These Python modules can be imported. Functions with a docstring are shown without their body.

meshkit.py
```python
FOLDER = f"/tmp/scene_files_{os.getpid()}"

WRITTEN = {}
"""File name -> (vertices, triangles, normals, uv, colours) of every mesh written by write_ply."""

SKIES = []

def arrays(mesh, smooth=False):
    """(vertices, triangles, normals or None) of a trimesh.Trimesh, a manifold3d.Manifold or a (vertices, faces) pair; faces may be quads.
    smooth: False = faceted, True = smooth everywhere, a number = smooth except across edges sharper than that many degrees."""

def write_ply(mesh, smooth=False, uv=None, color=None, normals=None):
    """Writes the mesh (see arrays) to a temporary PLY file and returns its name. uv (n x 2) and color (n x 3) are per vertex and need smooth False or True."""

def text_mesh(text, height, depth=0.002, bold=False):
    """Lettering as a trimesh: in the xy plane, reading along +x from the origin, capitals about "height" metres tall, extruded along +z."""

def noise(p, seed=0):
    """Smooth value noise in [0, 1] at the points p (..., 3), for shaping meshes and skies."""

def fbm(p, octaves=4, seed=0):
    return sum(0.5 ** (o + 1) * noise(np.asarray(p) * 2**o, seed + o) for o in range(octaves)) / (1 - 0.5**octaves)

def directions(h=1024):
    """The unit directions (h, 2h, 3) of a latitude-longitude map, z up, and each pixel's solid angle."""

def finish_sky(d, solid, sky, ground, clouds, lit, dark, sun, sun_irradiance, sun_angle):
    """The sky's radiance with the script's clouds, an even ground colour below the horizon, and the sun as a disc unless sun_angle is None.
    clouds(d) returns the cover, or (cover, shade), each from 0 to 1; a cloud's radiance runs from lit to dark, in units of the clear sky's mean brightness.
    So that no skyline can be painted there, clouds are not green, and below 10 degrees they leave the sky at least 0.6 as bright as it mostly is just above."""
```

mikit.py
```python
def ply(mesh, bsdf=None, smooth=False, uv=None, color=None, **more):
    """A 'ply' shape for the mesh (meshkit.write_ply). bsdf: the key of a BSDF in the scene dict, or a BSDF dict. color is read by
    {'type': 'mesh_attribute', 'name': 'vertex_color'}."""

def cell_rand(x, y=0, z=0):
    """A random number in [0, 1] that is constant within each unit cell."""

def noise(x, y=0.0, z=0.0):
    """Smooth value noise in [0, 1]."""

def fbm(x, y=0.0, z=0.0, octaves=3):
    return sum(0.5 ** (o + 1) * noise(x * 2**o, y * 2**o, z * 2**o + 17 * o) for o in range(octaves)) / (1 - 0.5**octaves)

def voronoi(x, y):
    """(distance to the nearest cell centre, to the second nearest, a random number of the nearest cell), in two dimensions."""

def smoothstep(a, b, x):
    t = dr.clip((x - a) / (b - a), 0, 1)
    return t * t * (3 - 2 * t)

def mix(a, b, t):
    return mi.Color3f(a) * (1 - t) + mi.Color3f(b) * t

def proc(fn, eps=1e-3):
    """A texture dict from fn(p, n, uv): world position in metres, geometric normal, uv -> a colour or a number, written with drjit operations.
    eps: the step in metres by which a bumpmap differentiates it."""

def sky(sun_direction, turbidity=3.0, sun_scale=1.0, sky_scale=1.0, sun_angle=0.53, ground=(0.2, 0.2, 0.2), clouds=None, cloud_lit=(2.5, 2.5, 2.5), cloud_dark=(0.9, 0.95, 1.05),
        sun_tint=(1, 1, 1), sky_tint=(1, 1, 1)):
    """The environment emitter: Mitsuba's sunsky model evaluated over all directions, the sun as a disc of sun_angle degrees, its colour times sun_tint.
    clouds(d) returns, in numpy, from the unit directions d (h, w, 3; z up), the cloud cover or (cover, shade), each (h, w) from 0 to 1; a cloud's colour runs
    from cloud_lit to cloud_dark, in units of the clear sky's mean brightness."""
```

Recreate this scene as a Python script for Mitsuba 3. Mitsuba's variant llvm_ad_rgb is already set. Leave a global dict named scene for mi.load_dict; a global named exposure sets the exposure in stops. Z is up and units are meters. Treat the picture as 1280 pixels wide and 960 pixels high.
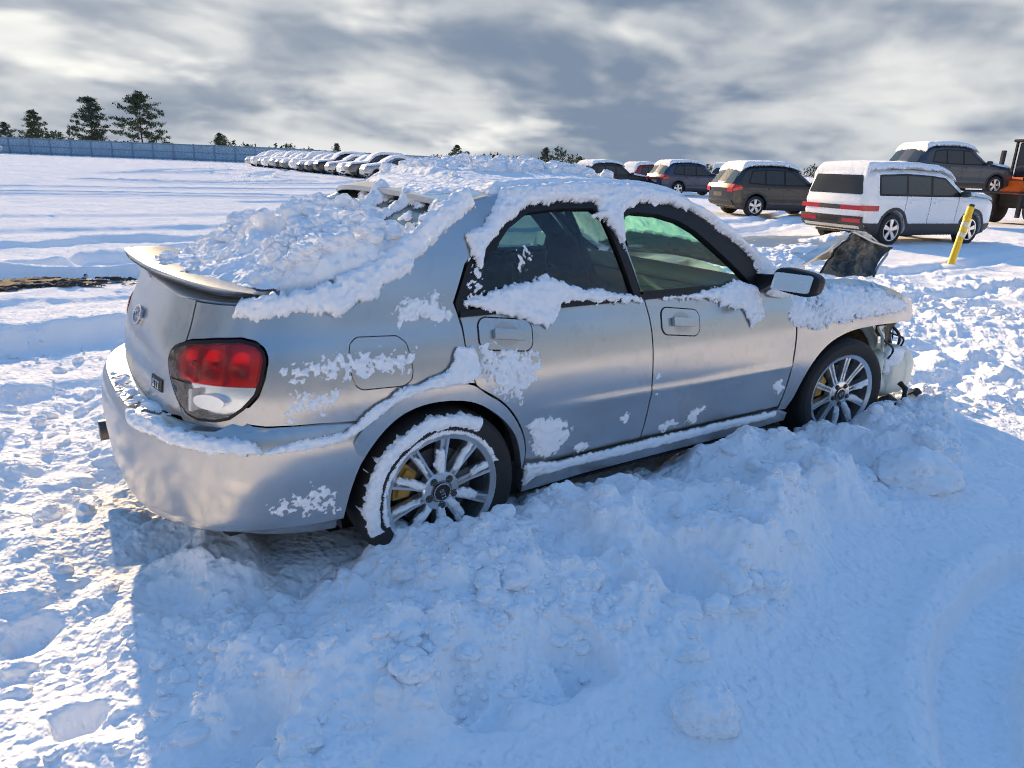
import math, numpy as np, trimesh, shapely, drjit as dr, mitsuba as mi, mikit, meshkit
from shapely.geometry import Polygon, LineString, Point, box
from scipy.spatial import Delaunay
from scipy.interpolate import PchipInterpolator as PC, CubicSpline

T = mi.ScalarTransform4f
scene, labels = {}, {}

# ---------------------------------------------------------------- camera, sky, exposure
CAM = np.array([-1.1715, -2.9765, 1.4877])
YAW, PITCH, ROLL = map(math.radians, (55.481, -17.092, 2.21))
FWD = np.array([math.cos(PITCH) * math.cos(YAW), math.cos(PITCH) * math.sin(YAW), math.sin(PITCH)])
RGT = np.cross(FWD, [0, 0, 1]); RGT /= np.linalg.norm(RGT)
UPV = np.cross(RGT, FWD)
UPV = -math.sin(ROLL) * RGT + math.cos(ROLL) * UPV
scene['camera'] = {'type': 'perspective', 'fov': 2 * math.degrees(math.atan(640 / 900)), 'fov_axis': 'x', 'near_clip': 0.05, 'far_clip': 5000.0,
                   'to_world': T().look_at(origin=CAM.tolist(), target=(CAM + FWD).tolist(), up=UPV.tolist())}
SUN_AZ, SUN_EL = math.radians(86), math.radians(19)
SUN = np.array([math.cos(SUN_EL) * math.cos(SUN_AZ), math.cos(SUN_EL) * math.sin(SUN_AZ), math.sin(SUN_EL)])


def sstep(a, b, x):
    t = np.clip((x - a) / (b - a), 0, 1)
    return t * t * (3 - 2 * t)


def clouds(d):
    z = np.maximum(d[..., 2], 0.0)
    k = 1.0 / (z + 0.24)
    a = math.radians(12)                                   # the bands of the cloud deck run along this heading
    px, py = d[..., 0] * math.cos(a) + d[..., 1] * math.sin(a), -d[..., 0] * math.sin(a) + d[..., 1] * math.cos(a)
    p = np.stack([px * k * 1.25, py * k * 1.35, 0 * k], -1)
    w = np.stack([meshkit.fbm(p * 1.3 + 3.1, 3, 5), meshkit.fbm(p * 1.3 + 9.7, 3, 6), 0 * z], -1) - .5
    p = p + w * .45
    n = meshkit.fbm(p * 0.80, 5, 24)                       # large banks
    m = meshkit.fbm(p * 2.6 + 7.3, 6, 33)                  # the puffs they are made of
    near_sun = np.clip(d @ SUN, 0, 1)
    cover = sstep(0.06 + .12 * sstep(.05, .3, z), 0.24 + .12 * sstep(.05, .3, z), n) * (1 - 0.85 * sstep(0.28, 0.66, z))
    thick = sstep(0.33, 0.64, 0.46 * n + 0.54 * m)
    breaks = sstep(.56, .70, meshkit.fbm(p * 1.5 + 2.2, 5, 41)) * (.12 + .88 * near_sun ** 3)
    shade = np.clip(0.36 + 0.72 * thick - .60 * breaks - 0.30 * near_sun ** 9, 0, 1)
    return cover, shade


scene['sky'] = mikit.sky(SUN, turbidity=3.0, sun_scale=1.05, sky_scale=1.12, sun_angle=0.9, ground=(0.6, 0.63, 0.68), clouds=clouds,
                         cloud_lit=(1.55, 1.54, 1.46), cloud_dark=(0.32, 0.42, 0.58), sun_tint=(1.03, 0.98, .92), sky_tint=(0.56, 1.02, 1.40))
exposure = 2.8


# ---------------------------------------------------------------- materials
def rgb(c):
    return {'type': 'rgb', 'value': list(map(float, np.broadcast_to(c, 3)))}


def pr(key, c, rough=0.5, metal=0.0, coat=0.0, spec=0.5, **more):
    scene[key] = {'type': 'twosided', 'bsdf': {'type': 'principled', 'base_color': c if isinstance(c, dict) else rgb(c), 'roughness': rough, 'metallic': metal, 'clearcoat': coat, 'clearcoat_gloss': 0.95,
                                               'specular': spec, **more}}
    return key


def grain(p, n, uv):
    return mikit.fbm(p.x * 55, p.y * 55, p.z * 55, 3)


scene['m_snow'] = {'type': 'twosided', 'bsdf': {'type': 'bumpmap', 'scale': 0.016, 'tex': mikit.proc(grain, eps=0.004), 'bsdf': {'type': 'diffuse', 'reflectance': rgb((.89, .905, .925))}}}
scene['m_snow_far'] = {'type': 'twosided', 'bsdf': {'type': 'diffuse', 'reflectance': rgb((.88, .90, .92))}}
scene['m_snow_thin'] = {'type': 'principledthin', 'base_color': rgb((.93, .96, .95)), 'diff_trans': 1.75, 'roughness': 0.8, 'spec_trans': 0.0, 'eta': 1.3}


def silver(p, n, uv):
    f = mikit.noise(p.x * 900, p.y * 900, p.z * 900) * .10 + mikit.fbm(p.x * 6, p.y * 6, p.z * 9, 3) * .10
    salt = mikit.smoothstep(.56, .66, mikit.fbm(p.x * 38, p.y * 38, p.z * 22, 3)) * mikit.smoothstep(.45, .62, mikit.fbm(p.x * 2.2, p.y * 2.2, p.z * 3.1, 3))
    return mikit.mix(mi.Color3f(.43, .44, .45) * (.9 + f), mi.Color3f(.36, .355, .34), .35 * salt)


pr('m_silver', mikit.proc(silver), .21, .80, 1.0)
pr('m_silver_dull', (.42, .42, .41), .45, .6)
pr('m_black', (.012, .012, .013), .55)
pr('m_trim', (.010, .010, .012), .45, 0, 0, .3)
pr('m_rubber', (.018, .018, .019), .75)
pr('m_alloy', (.68, .69, .70), .24, .9)
pr('m_dark_metal', (.10, .10, .10), .45, .8)
pr('m_gold', (.38, .22, .05), .5, .4)
pr('m_chrome', (.75, .76, .78), .12, 1.0)
pr('m_red_lens', (.42, .006, .016), .12, 0, 1.0)
pr('m_orange_lens', (.62, .06, .01), .15, 0, 1.0)
pr('m_red_reflector', (.70, .03, .04), .25, .8)
pr('m_reflector', (.72, .74, .76), .18, 1.0)
pr('m_navy', (.012, .02, .06), .3, 0, .6)
pr('m_white_plastic', (.62, .63, .55), .4, 0, .2)
scene['m_red_glass'] = {'type': 'thindielectric', 'int_ior': 1.36, 'specular_transmittance': rgb((.82, .04, .065))}
pr('m_under', (.030, .034, .032), .32, .3, .4)
pr('m_raised', (.055, .065, .085), .3, .4, .8)
pr('m_brown_dark', (.045, .036, .026), .7)
pr('m_fabric', (.016, .017, .020), .9)
pr('m_dash', (.014, .016, .016), .6)
pr('m_mirror', (.86, .88, .9), .03, 1.0)
scene['m_glass'] = {'type': 'thindielectric', 'int_ior': 1.33, 'specular_transmittance': rgb((.55, .88, .72))}
scene['m_glass_dark'] = {'type': 'thindielectric', 'int_ior': 1.36, 'specular_transmittance': rgb((.17, .24, .29))}
scene['m_glass_lamp'] = {'type': 'thindielectric', 'int_ior': 1.5, 'specular_transmittance': rgb((.93, .95, .96))}
pr('m_car_glass', (.02, .024, .028), .08, 0, 1.0)
pr('m_white_paint', (.78, .79, .80), .3, 0, .8)
pr('m_grey_paint', (.12, .135, .15), .3, .4, .8)
pr('m_black_paint', (.010, .013, .017), .25, 0, 1.0)
pr('m_blue_paint', (.018, .035, .085), .25, .2, 1.0)
pr('m_silver_car', (.45, .46, .47), .35, .5, .6)
pr('m_red_paint', (.25, .02, .02), .3, 0, .8)
pr('m_clad', (.035, .037, .04), .6)
pr('m_yellow', (.75, .47, .02), .5)
pr('m_tape', (.62, .60, .45), .35)
pr('m_orange', (.65, .12, .01), .45)


def fence_col(p, n, uv):
    return mi.Color3f(.24, .36, .46) * (.82 + .36 * mikit.fbm(p.x * .7, p.y * .7, p.z * 1.1, 3))


pr('m_fence', mikit.proc(fence_col), .6)
pr('m_fence_post', (.16, .24, .32), .6)
pr('m_bark', (.06, .045, .035), .9)
pr('m_needle', (.035, .055, .028), .8)
pr('m_needle_b', (.028, .048, .032), .8)
pr('m_gravel', (.026, .030, .036), .9)


# ---------------------------------------------------------------- helpers
def put(key, mesh, mat, smooth=35, **more):
    k, i = key, 0
    while k in scene:
        i += 1
        k = f'{key}_{i:03d}'
    scene[k] = mikit.ply(mesh, mat, smooth=smooth, **more)
    return k


def freekey(name):
    k, i = name, 0
    while any(q == k or q.startswith(k + '__') for q in scene) or k in labels:
        i += 1
        k = f'{name}_{i:03d}'
    return k


def lab(key, label, cat=None, group=None, kind=None):
    d = {'label': label}
    if cat: d['category'] = cat
    if group: d['group'] = group
    if kind: d['kind'] = kind
    labels[key] = d


def struct(key, label=None, cat=None):
    labels[key] = {'kind': 'structure', **({'label': label} if label else {}), **({'category': cat} if cat else {})}


def cat_(*m):
    return trimesh.util.concatenate([q for q in m if q is not None])


def tm(v, f):
    return trimesh.Trimesh(np.asarray(v, float), np.asarray(f, int), process=False)


def mirror(m):
    return tm(m.vertices * [1, -1, 1], m.faces[:, ::-1])


def h01(i, j, k=0):
    i, j = np.asarray(i).astype(np.int64), np.asarray(j).astype(np.int64)
    h = (i * 374761393 + j * 668265263 + k * 974634777 + 12345) & 0xFFFFFFFF
    h = ((h ^ (h >> 13)) * 1274126177) & 0xFFFFFFFF
    h = ((h ^ (h >> 16)) * 2246822519) & 0xFFFFFFFF
    return (h ^ (h >> 15)) / 4294967295.0


def lumps(x, y, cell, seed, rmin=.25, rmax=.62, dens=.8, sink=.12):
    """half-buried round clods: the tallest sphere over each point"""
    x, y = x / cell, y / cell
    gx, gy = np.floor(x), np.floor(y)
    out = np.zeros_like(x)
    for a in (-1, 0, 1):
        for b in (-1, 0, 1):
            i, j = gx + a, gy + b
            r = rmin + (rmax - rmin) * h01(i, j, seed + 2)
            r = np.where(h01(i, j, seed + 3) < dens, r, 0)
            ex = .75 + .5 * h01(i, j, seed + 4)
            d2 = ((i + h01(i, j, seed) - x) * ex) ** 2 + ((j + h01(i, j, seed + 1) - y) / ex) ** 2
            out = np.maximum(out, np.sqrt(np.maximum(r * r - d2, 0)) - sink * (r > 0))
    return out * cell


def fb(x, y, s, oct=4, seed=0):
    return meshkit.fbm(np.stack([x * s, y * s, 0 * x + .37], -1), oct, seed)


def tri_poly(poly, res):
    poly = shapely.segmentize(poly, res)
    pts = []
    for g in getattr(poly, 'geoms', [poly]):
        for ring in [g.exterior, *g.interiors]:
            pts.append(np.array(ring.coords)[:-1])
    x0, y0, x1, y1 = poly.bounds
    X, Y = np.meshgrid(np.arange(x0, x1 + res, res), np.arange(y0, y1 + res, res * .87))
    X = X + (np.arange(X.shape[0]) % 2)[:, None] * res * .5
    g = np.stack([X.ravel(), Y.ravel()], 1)
    k = shapely.contains_xy(poly, g[:, 0], g[:, 1])
    k[k] = shapely.distance(shapely.points(g[k, 0], g[k, 1]), poly.boundary) > .5 * res
    pts.append(g[k])
    p = np.unique(np.round(np.vstack(pts), 6), axis=0)
    t = Delaunay(p).simplices
    c = p[t].mean(1)
    t = t[shapely.contains_xy(poly, c[:, 0], c[:, 1])]
    e1, e2 = p[t[:, 1]] - p[t[:, 0]], p[t[:, 2]] - p[t[:, 0]]
    cr = e1[:, 0] * e2[:, 1] - e1[:, 1] * e2[:, 0]
    t = np.where((cr < 0)[:, None], t[:, ::-1], t)[np.abs(cr) > 1e-10]
    return p, t


def snorm(surf, u, v, e=2e-3):
    n = np.cross(surf(u + e, v) - surf(u - e, v), surf(u, v + e) - surf(u, v - e))
    return n / np.maximum(np.linalg.norm(n, axis=-1, keepdims=True), 1e-12)


def smooth_line(pts, n=8):
    p = np.asarray(pts, float); d = np.r_[0, np.cumsum(np.linalg.norm(np.diff(p, axis=0), axis=1))]
    return [tuple(q) for q in CubicSpline(d, p)(np.linspace(0, d[-1], n * (len(p) - 1) + 1))]


def solidify(P, N, t, thick):
    nv = len(P)
    e = np.vstack([t[:, [0, 1]], t[:, [1, 2]], t[:, [2, 0]]])
    s = np.sort(e, 1)
    _, inv, cnt = np.unique(s, axis=0, return_inverse=True, return_counts=True)
    b = e[cnt[inv.ravel()] == 1]
    walls = np.vstack([np.stack([b[:, 1], b[:, 0], b[:, 0] + nv], 1), np.stack([b[:, 1], b[:, 0] + nv, b[:, 1] + nv], 1)])
    return tm(np.vstack([P, P - N * thick]), np.vstack([t, t[:, ::-1] + nv, walls]))


def panel(poly, surf, res=.03, thick=.014, gap=.0035, lift=0.0, flip=False):
    if gap: poly = poly.buffer(-gap)
    if poly.geom_type == 'MultiPolygon':
        poly = max(poly.geoms, key=lambda g: g.area)
    p, t = tri_poly(poly, res)
    P, N = surf(p[:, 0], p[:, 1]), snorm(surf, p[:, 0], p[:, 1])
    if flip: N, t = -N, t[:, ::-1]
    return solidify(P + N * lift, N, t, thick)


def lathe(prof, n=48, ang=2 * math.pi, a0=0.0):
    """profile (r, w) turned about the y axis; w runs outwards along -y"""
    prof = np.asarray(prof, float)
    full = abs(ang - 2 * math.pi) < 1e-6
    th = a0 + np.linspace(0, ang, n + 1)[: n if full else n + 1]
    v = np.stack([prof[None, :, 0] * np.cos(th)[:, None], np.broadcast_to(-prof[:, 1], (len(th), len(prof))), prof[None, :, 0] * np.sin(th)[:, None]], -1).reshape(-1, 3)
    m, f = len(prof), []
    for i in range(len(th) if full else len(th) - 1):
        j = (i + 1) % len(th)
        for k in range(m - 1):
            a, b, c, d = i * m + k, i * m + k + 1, j * m + k + 1, j * m + k
            f += [[a, b, c], [a, c, d]]
    return tm(v, f)


def tube(pts, rad, sides=8):
    import manifold3d  # noqa
    p = np.asarray(pts, float)
    t = np.gradient(p, axis=0); t /= np.linalg.norm(t, axis=1, keepdims=True) + 1e-12
    a = np.cross(t, np.where(np.abs(t[:, 2:]) < .9, [0, 0, 1.0], [1.0, 0, 0])); a /= np.linalg.norm(a, axis=1, keepdims=True)
    b = np.cross(t, a); an = np.arange(sides) * 2 * np.pi / sides
    rad = np.broadcast_to(rad, (len(p),))
    v = (p[:, None] + rad[:, None, None] * (np.cos(an)[None, :, None] * a[:, None] + np.sin(an)[None, :, None] * b[:, None])).reshape(-1, 3)
    f = []
    for i in range(len(p) - 1):
        for j in range(sides):
            q = [i * sides + j, i * sides + (j + 1) % sides, (i + 1) * sides + (j + 1) % sides, (i + 1) * sides + j]
            f += [[q[0], q[1], q[2]], [q[0], q[2], q[3]]]
    n = len(v); v = np.vstack([v, p[0], p[-1]])
    for j in range(sides):
        f += [[n, (j + 1) % sides, j], [n + 1, (len(p) - 1) * sides + j, (len(p) - 1) * sides + (j + 1) % sides]]
    return tm(v, f)


def hull(pts):
    return trimesh.convex.convex_hull(np.asarray(pts, float))


def rbox(c, s, r=.02, rot=None):
    """a box with chamfered edges"""
    s = np.asarray(s, float) / 2; r = min(r, s.min() * .9)
    P = []
    for a in (-1, 1):
        for b in (-1, 1):
            for d in (-1, 1):
                P += [(a * s[0], b * (s[1] - r), d * (s[2] - r)), (a * (s[0] - r), b * s[1], d * (s[2] - r)), (a * (s[0] - r), b * (s[1] - r), d * s[2])]
    m = hull(P)
    if rot is not None: m.apply_transform(rot)
    m.apply_translation(c)
    return m


def rotm(deg, axis):
    return trimesh.transformations.rotation_matrix(math.radians(deg), axis)


def grid_faces(nr, nc):
    i, j = np.meshgrid(np.arange(nr - 1), np.arange(nc - 1), indexing='ij')
    a = (i * nc + j).ravel()
    return np.vstack([np.stack([a, a + 1, a + nc + 1], 1), np.stack([a, a + nc + 1, a + nc], 1)])


def compact(P, f):
    used = np.unique(f); m = np.full(len(P), -1); m[used] = np.arange(len(used))
    return tm(P[used], m[f])


def snow_patch(surf, poly, thick=.012, edge=.03, rag=.5, res=.006, seed=0, holes=0.0, lump=.5, flip=False, hole_scale=70):
    """snow clinging to a surface: a ragged sheet whose thickness runs out at its edge"""
    poly = Polygon(poly) if not hasattr(poly, 'bounds') else poly
    if not poly.is_valid: poly = poly.buffer(0)
    x0, y0, x1, y1 = poly.bounds
    m = edge * 1.2
    U, V = np.meshgrid(np.arange(x0 - m, x1 + m, res), np.arange(y0 - m, y1 + m, res))
    sh = U.shape
    pts = shapely.points(U.ravel(), V.ravel())
    d = shapely.distance(pts, poly.boundary).reshape(sh)
    ins = shapely.contains_xy(poly, U.ravel(), V.ravel()).reshape(sh)
    sd = np.where(ins, d, -d)
    n1 = fb(U, V, 28, 4, seed) - .5
    n2 = fb(U, V, hole_scale, 3, seed + 9)
    n3 = fb(U, V, 105, 3, seed + 13)
    s = sd + rag * edge * 2.2 * n1
    k = np.clip(s / edge, -1, 1)
    t = np.sqrt(np.clip(k, 0, 1)) * thick * (1 - lump + 2 * lump * fb(U, V, 20, 4, seed + 4)) + lumps(U, V, .05, seed + 5, dens=.6) * lump * .35 * np.clip(k, 0, 1) * min(1, thick / .02)
    t = t + (n3 - .5) * min(.010, thick * .7) * np.clip(k * 3, 0, 1)
    t = np.where(k > -.55, np.maximum(t, .0045), t) * sstep(-.02, .10, k * .75 - (n3 - .44) * 1.7 * (1 - .8 * np.clip(k, 0, 1)))
    if holes:
        t = t * sstep(holes - .06, holes + .05, .6 * n2 + .4 * n3 + .35 * np.clip(sd / .06, 0, 1) * (1 - holes) - .10)
    P = surf(U.ravel(), V.ravel()); N = snorm(surf, U.ravel(), V.ravel())
    if flip: N = -N
    t = t.ravel()
    P = P + N * (t - .0015)[:, None]
    f = grid_faces(*sh)
    if flip: f = f[:, ::-1]
    f = f[(t[f] > .0012).sum(1) >= 2]
    return compact(P, f) if len(f) else None


# ================================================================ THE GROUND
SEG = lambda *p: LineString(p)
MOUND_A = PC([-4, -.75, -.35, -.1, .1, .5, .9, 1.3, 1.8, 2.15, 2.45, 2.7, 3.1, 3.6, 9], [0, 0, .07, .15, .165, .165, .15, .17, .165, .185, .12, .10, .09, .02, 0])
CHURN = Polygon([(-3.2, -.5), (-2.2, -1.5), (-.95, -1.62), (-.16, -1.78), (.22, -1.86), (.86, -1.74), (1.35, -1.5), (1.75, -1.6), (2.4, -1.55), (3.0, -1.25), (3.6, -1.0), (4.6, .2), (5.5, 2.2), (3, 2.2), (-3.4, 2.2)])
CAR_BOX = box(-.60, -.70, 3.3, .75)
RIDGES = [  # (line, height, half width)
    (SEG((-6, 3.05), (-1.4, 3.2), (-.5, 3.45), (.6, 3.5)), .17, .16), (SEG((-7, 6.9), (-1.4, 7.2), (.2, 6.9), (2.2, 7.2), (5, 7.0)), .12, .14),
    (SEG((-7, 7.9), (-1.4, 8.1), (-.8, 8.0)), .10, .16), (SEG((-.4, 8.6), (.6, 8.5), (1.8, 8.8)), .13, .2), (SEG((-8, 10.6), (-1, 10.6), (0, 11.4), (2, 10.6), (5, 11.2)), .09, .2),
    (SEG((.8, 9.6), (2.4, 9.2), (4.5, 9.9)), .10, .2), (SEG((-9, 13), (2, 13.4), (7, 14)), .06, .3), (SEG((-9, 16.4), (2, 16.6), (9, 17.5)), .05, .3)]
RUTS = [  # (line, depth, half width)
    (SEG((-9, 4.7), (0, 4.9), (4, 5.2)), .05, .5), (SEG((-12, 26), (1, 25), (8, 23), (14, 24)), .16, .3), (SEG((-12, 27.8), (1, 26.8), (8, 24.8), (14, 26)), .16, .3),
    (SEG((-12, 31.5), (-1.5, 31), (7, 29.6), (14, 31)), .16, .4), (SEG((2, 39), (5, 35.5), (9, 34.5), (14, 36), (17, 41), (15, 48), (9, 51), (4, 48)), .22, .45),
    (SEG((4, 38), (7, 36.8), (10.5, 37), (13, 40), (12, 45)), .22, .45), (SEG((6, 51), (8, 56), (12, 63), (15, 66)), .24, .6), (SEG((9, 50), (11, 56), (15, 63)), .24, .6), (SEG((12, 45), (15, 55), (20, 66)), .24, .6),
    (SEG((5, 21), (12, 22), (22, 25), (32, 27)), .08, .35), (SEG((6, 15), (14, 17), (24, 20)), .08, .3), (SEG((6, 11), (11, 11.2), (18, 12), (26, 16)), .08, .3), (SEG((5, 8.0), (10, 8.6), (16, 10), (24, 13.5)), .08, .3),
    (SEG((5, 3.4), (9, 3.2), (14, 3.6), (20, 4.4)), .08, .25), (SEG((5.5, 1.8), (9, 1.5), (15, 1.9), (22, 2.4)), .08, .25), (LineString([(.35 + .02 * q + .0009 * q * q, -2.95 + .052 * q - .00085 * q * q) for q in range(0, 32)]), .07, .12)]
PITS = [(-1.21, -1.06, .07, .07), (-.10, -1.62, .13, .07), (.03, -1.68, .08, .05), (.52, -1.55, .12, .07), (.86, -1.5, .08, .06), (.28, -1.22, .15, .08), (-.42, -.66, .20, .07), (-.3, -1.58, .14, .06), (1.25, -1.22, .16, .07),
        (-1.3, -.55, .08, .05), (.62, -1.05, .12, .07)]


def terrain(x, y):
    r = np.hypot(x + 1.2, y + 3)
    return .075 - .11 * sstep(4, 16, r) + (fb(x, y, .07, 3, 3) - .5) * .22 * sstep(5, 30, r) * (1 - sstep(60, 120, r))


def sdist(x, y, poly):
    p = shapely.points(x, y); d = shapely.distance(p, poly.boundary)
    return np.where(shapely.contains_xy(poly, x, y), d, -d)


def line_d(x, y, line, w):
    x0, y0, x1, y1 = line.bounds
    m = (x > x0 - w) & (x < x1 + w) & (y > y0 - w) & (y < y1 + w)
    d = np.full(x.shape, 9e9)
    if m.any(): d[m] = shapely.distance(shapely.points(x[m], y[m]), line)
    return d


def height(x, y):
    x, y = np.asarray(x, float).ravel(), np.asarray(y, float).ravel()
    r = np.hypot(x - CAM[0], y - CAM[1])
    h = terrain(x, y)
    near = r < 14
    wx, wy = x + .10 * (fb(x, y, 3.1, 3, 51) - .5), y + .10 * (fb(x, y, 3.1, 3, 52) - .5)
    # the bank thrown up along the near side of the sedan
    mid = -1.02 - .10 * (fb(x, 0 * y, 1.3, 2, 8) - .5)
    A = MOUND_A(np.clip(x, -4, 9))
    s = y - mid
    bank = A * np.where(s > 0, np.exp(-(s / .20) ** 2), np.exp(-(np.abs(s) / .62) ** 1.8))
    under = sstep(.02, -.10, -sdist(x, y, CAR_BOX) - .02)
    c = np.zeros_like(x); c[near] = sstep(-.10, .16, sdist(x[near], y[near], CHURN) + .22 * (fb(x[near], y[near], 2.2, 3, 60) - .5))
    c *= 1 - .85 * under
    lit_side = sstep(-.7, -1.05, x) * c
    far_churn = sstep(3.2, 4.2, x) * sstep(9, 3.5, np.abs(y - 1.5)) * (r < 14)
    c = np.maximum(c, .75 * far_churn * sstep(.25, .5, fb(x, y, .9, 3, 61)))
    h = h + bank * (1 - under)
    big = fb(wx, wy, 1.9, 3, 11) - .5
    drift = 1 - 2 * np.abs(fb(wx + .25 * y, wy, 1.15, 3, 13) - .5)
    h = h + c * (1 - lit_side) * .32 * (drift - .78) + c * (.26 * big - .045 * lit_side + .10 * lit_side * (fb(wx, wy, 3.0, 2, 12) - .5))
    k = c > .02
    X, Y, Ck = wx[k], wy[k], c[k]
    add = np.zeros(len(X))
    m1, m2 = sstep(.40, .62, fb(X, Y, 2.6, 2, 70)), sstep(.36, .6, fb(X, Y, 4.3, 2, 71))
    add += lumps(X, Y, .30, 101, .2, .62, .75) * .52 * m1
    add -= lumps(X, Y, .36, 121, .2, .55, .6) * .75 * sstep(.42, .60, fb(X, Y, 1.7, 2, 73))
    add += lumps(X + .02 * np.sin(Y * 40), Y, .125, 131, .2, .64, .9) * .50 * (.30 + .70 * m2)
    add -= lumps(X, Y, .16, 141, .2, .5, .5) * .7 * m1
    add += lumps(X, Y, .060, 161, .2, .64, .85) * .45 * (.30 + .70 * m1)
    rid = 1 - 2 * np.abs(fb(X, Y, 3.4, 4, 77) - .5)
    add += (rid - .8) * .12
    add += (fb(X, Y, 9, 4, 75) - .5) * .070 + (fb(X, Y, 34, 3, 76) - .5) * .018
    add *= 1.12
    h[k] += add * Ck * (1 - .64 * sstep(-.70, -1.10, x[k]))
    # smooth, wind-crusted snow between the tracks
    sm = (1 - c) * near
    h += sm * ((fb(x, y, 1.6, 3, 82) - .5) * .05 + (fb(x * .6 + y * .3, y, 7, 4, 80) - .5) * .026 + (fb(x, y, 46, 3, 81) - .5) * .010)
    k = (~near) | (c < .5)
    kk = k & (r > 4)
    rough = sstep(.42, .60, fb(x[kk], y[kk], .30, 3, 90))
    h[kk] += (fb(x[kk], y[kk], 1.4, 4, 91) - .5) * .11 * rough + (fb(x[kk] * .35, y[kk], 2.2, 3, 92) - .5) * .05
    k2 = (r > 3.5) & (r < 26) & (c < .6)
    h[k2] += (lumps(x[k2], y[k2], .22, 201, .15, .5, .35) * .30 + lumps(x[k2], y[k2], .5, 205, .15, .45, .25) * .16) * sstep(.45, .6, fb(x[k2], y[k2], .8, 3, 93))
    rag = fb(x, y, 2.6, 4, 95) - .5
    for line, hh, w in RIDGES:
        d = line_d(x, y, line, w * 3); m = d < w * 3
        h[m] += hh * np.exp(-(d[m] / w) ** 4) * (1 + 1.1 * rag[m]) - .35 * hh * np.exp(-((d[m] - 1.9 * w) / (.7 * w)) ** 2)
    for line, dd, w in RUTS:
        d = line_d(x, y, line, w * 4); d = d + .5 * w * rag; m = d < w * 4
        h[m] += -dd * sstep(1.15 * w, .75 * w, d[m]) + .35 * dd * np.exp(-((d[m] - 1.6 * w) / (.45 * w)) ** 2)
    for px, py, w, dd in PITS:
        q = np.hypot(wx - px, wy - py) + .5 * w * rag
        h += -dd * sstep(1.1 * w, .55 * w, q) + .10 * dd * np.exp(-((q - 1.35 * w) / (.3 * w)) ** 2)
    # ribbed tread pressed into the rut in the near right corner
    d = line_d(x, y, RUTS[-1][0], .3); m = d < .11
    h[m] += .010 * np.sign(np.sin((x[m] * .8 + y[m] * .6) * 2 * math.pi / .055)) * (d[m] < .09) * .15
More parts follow.
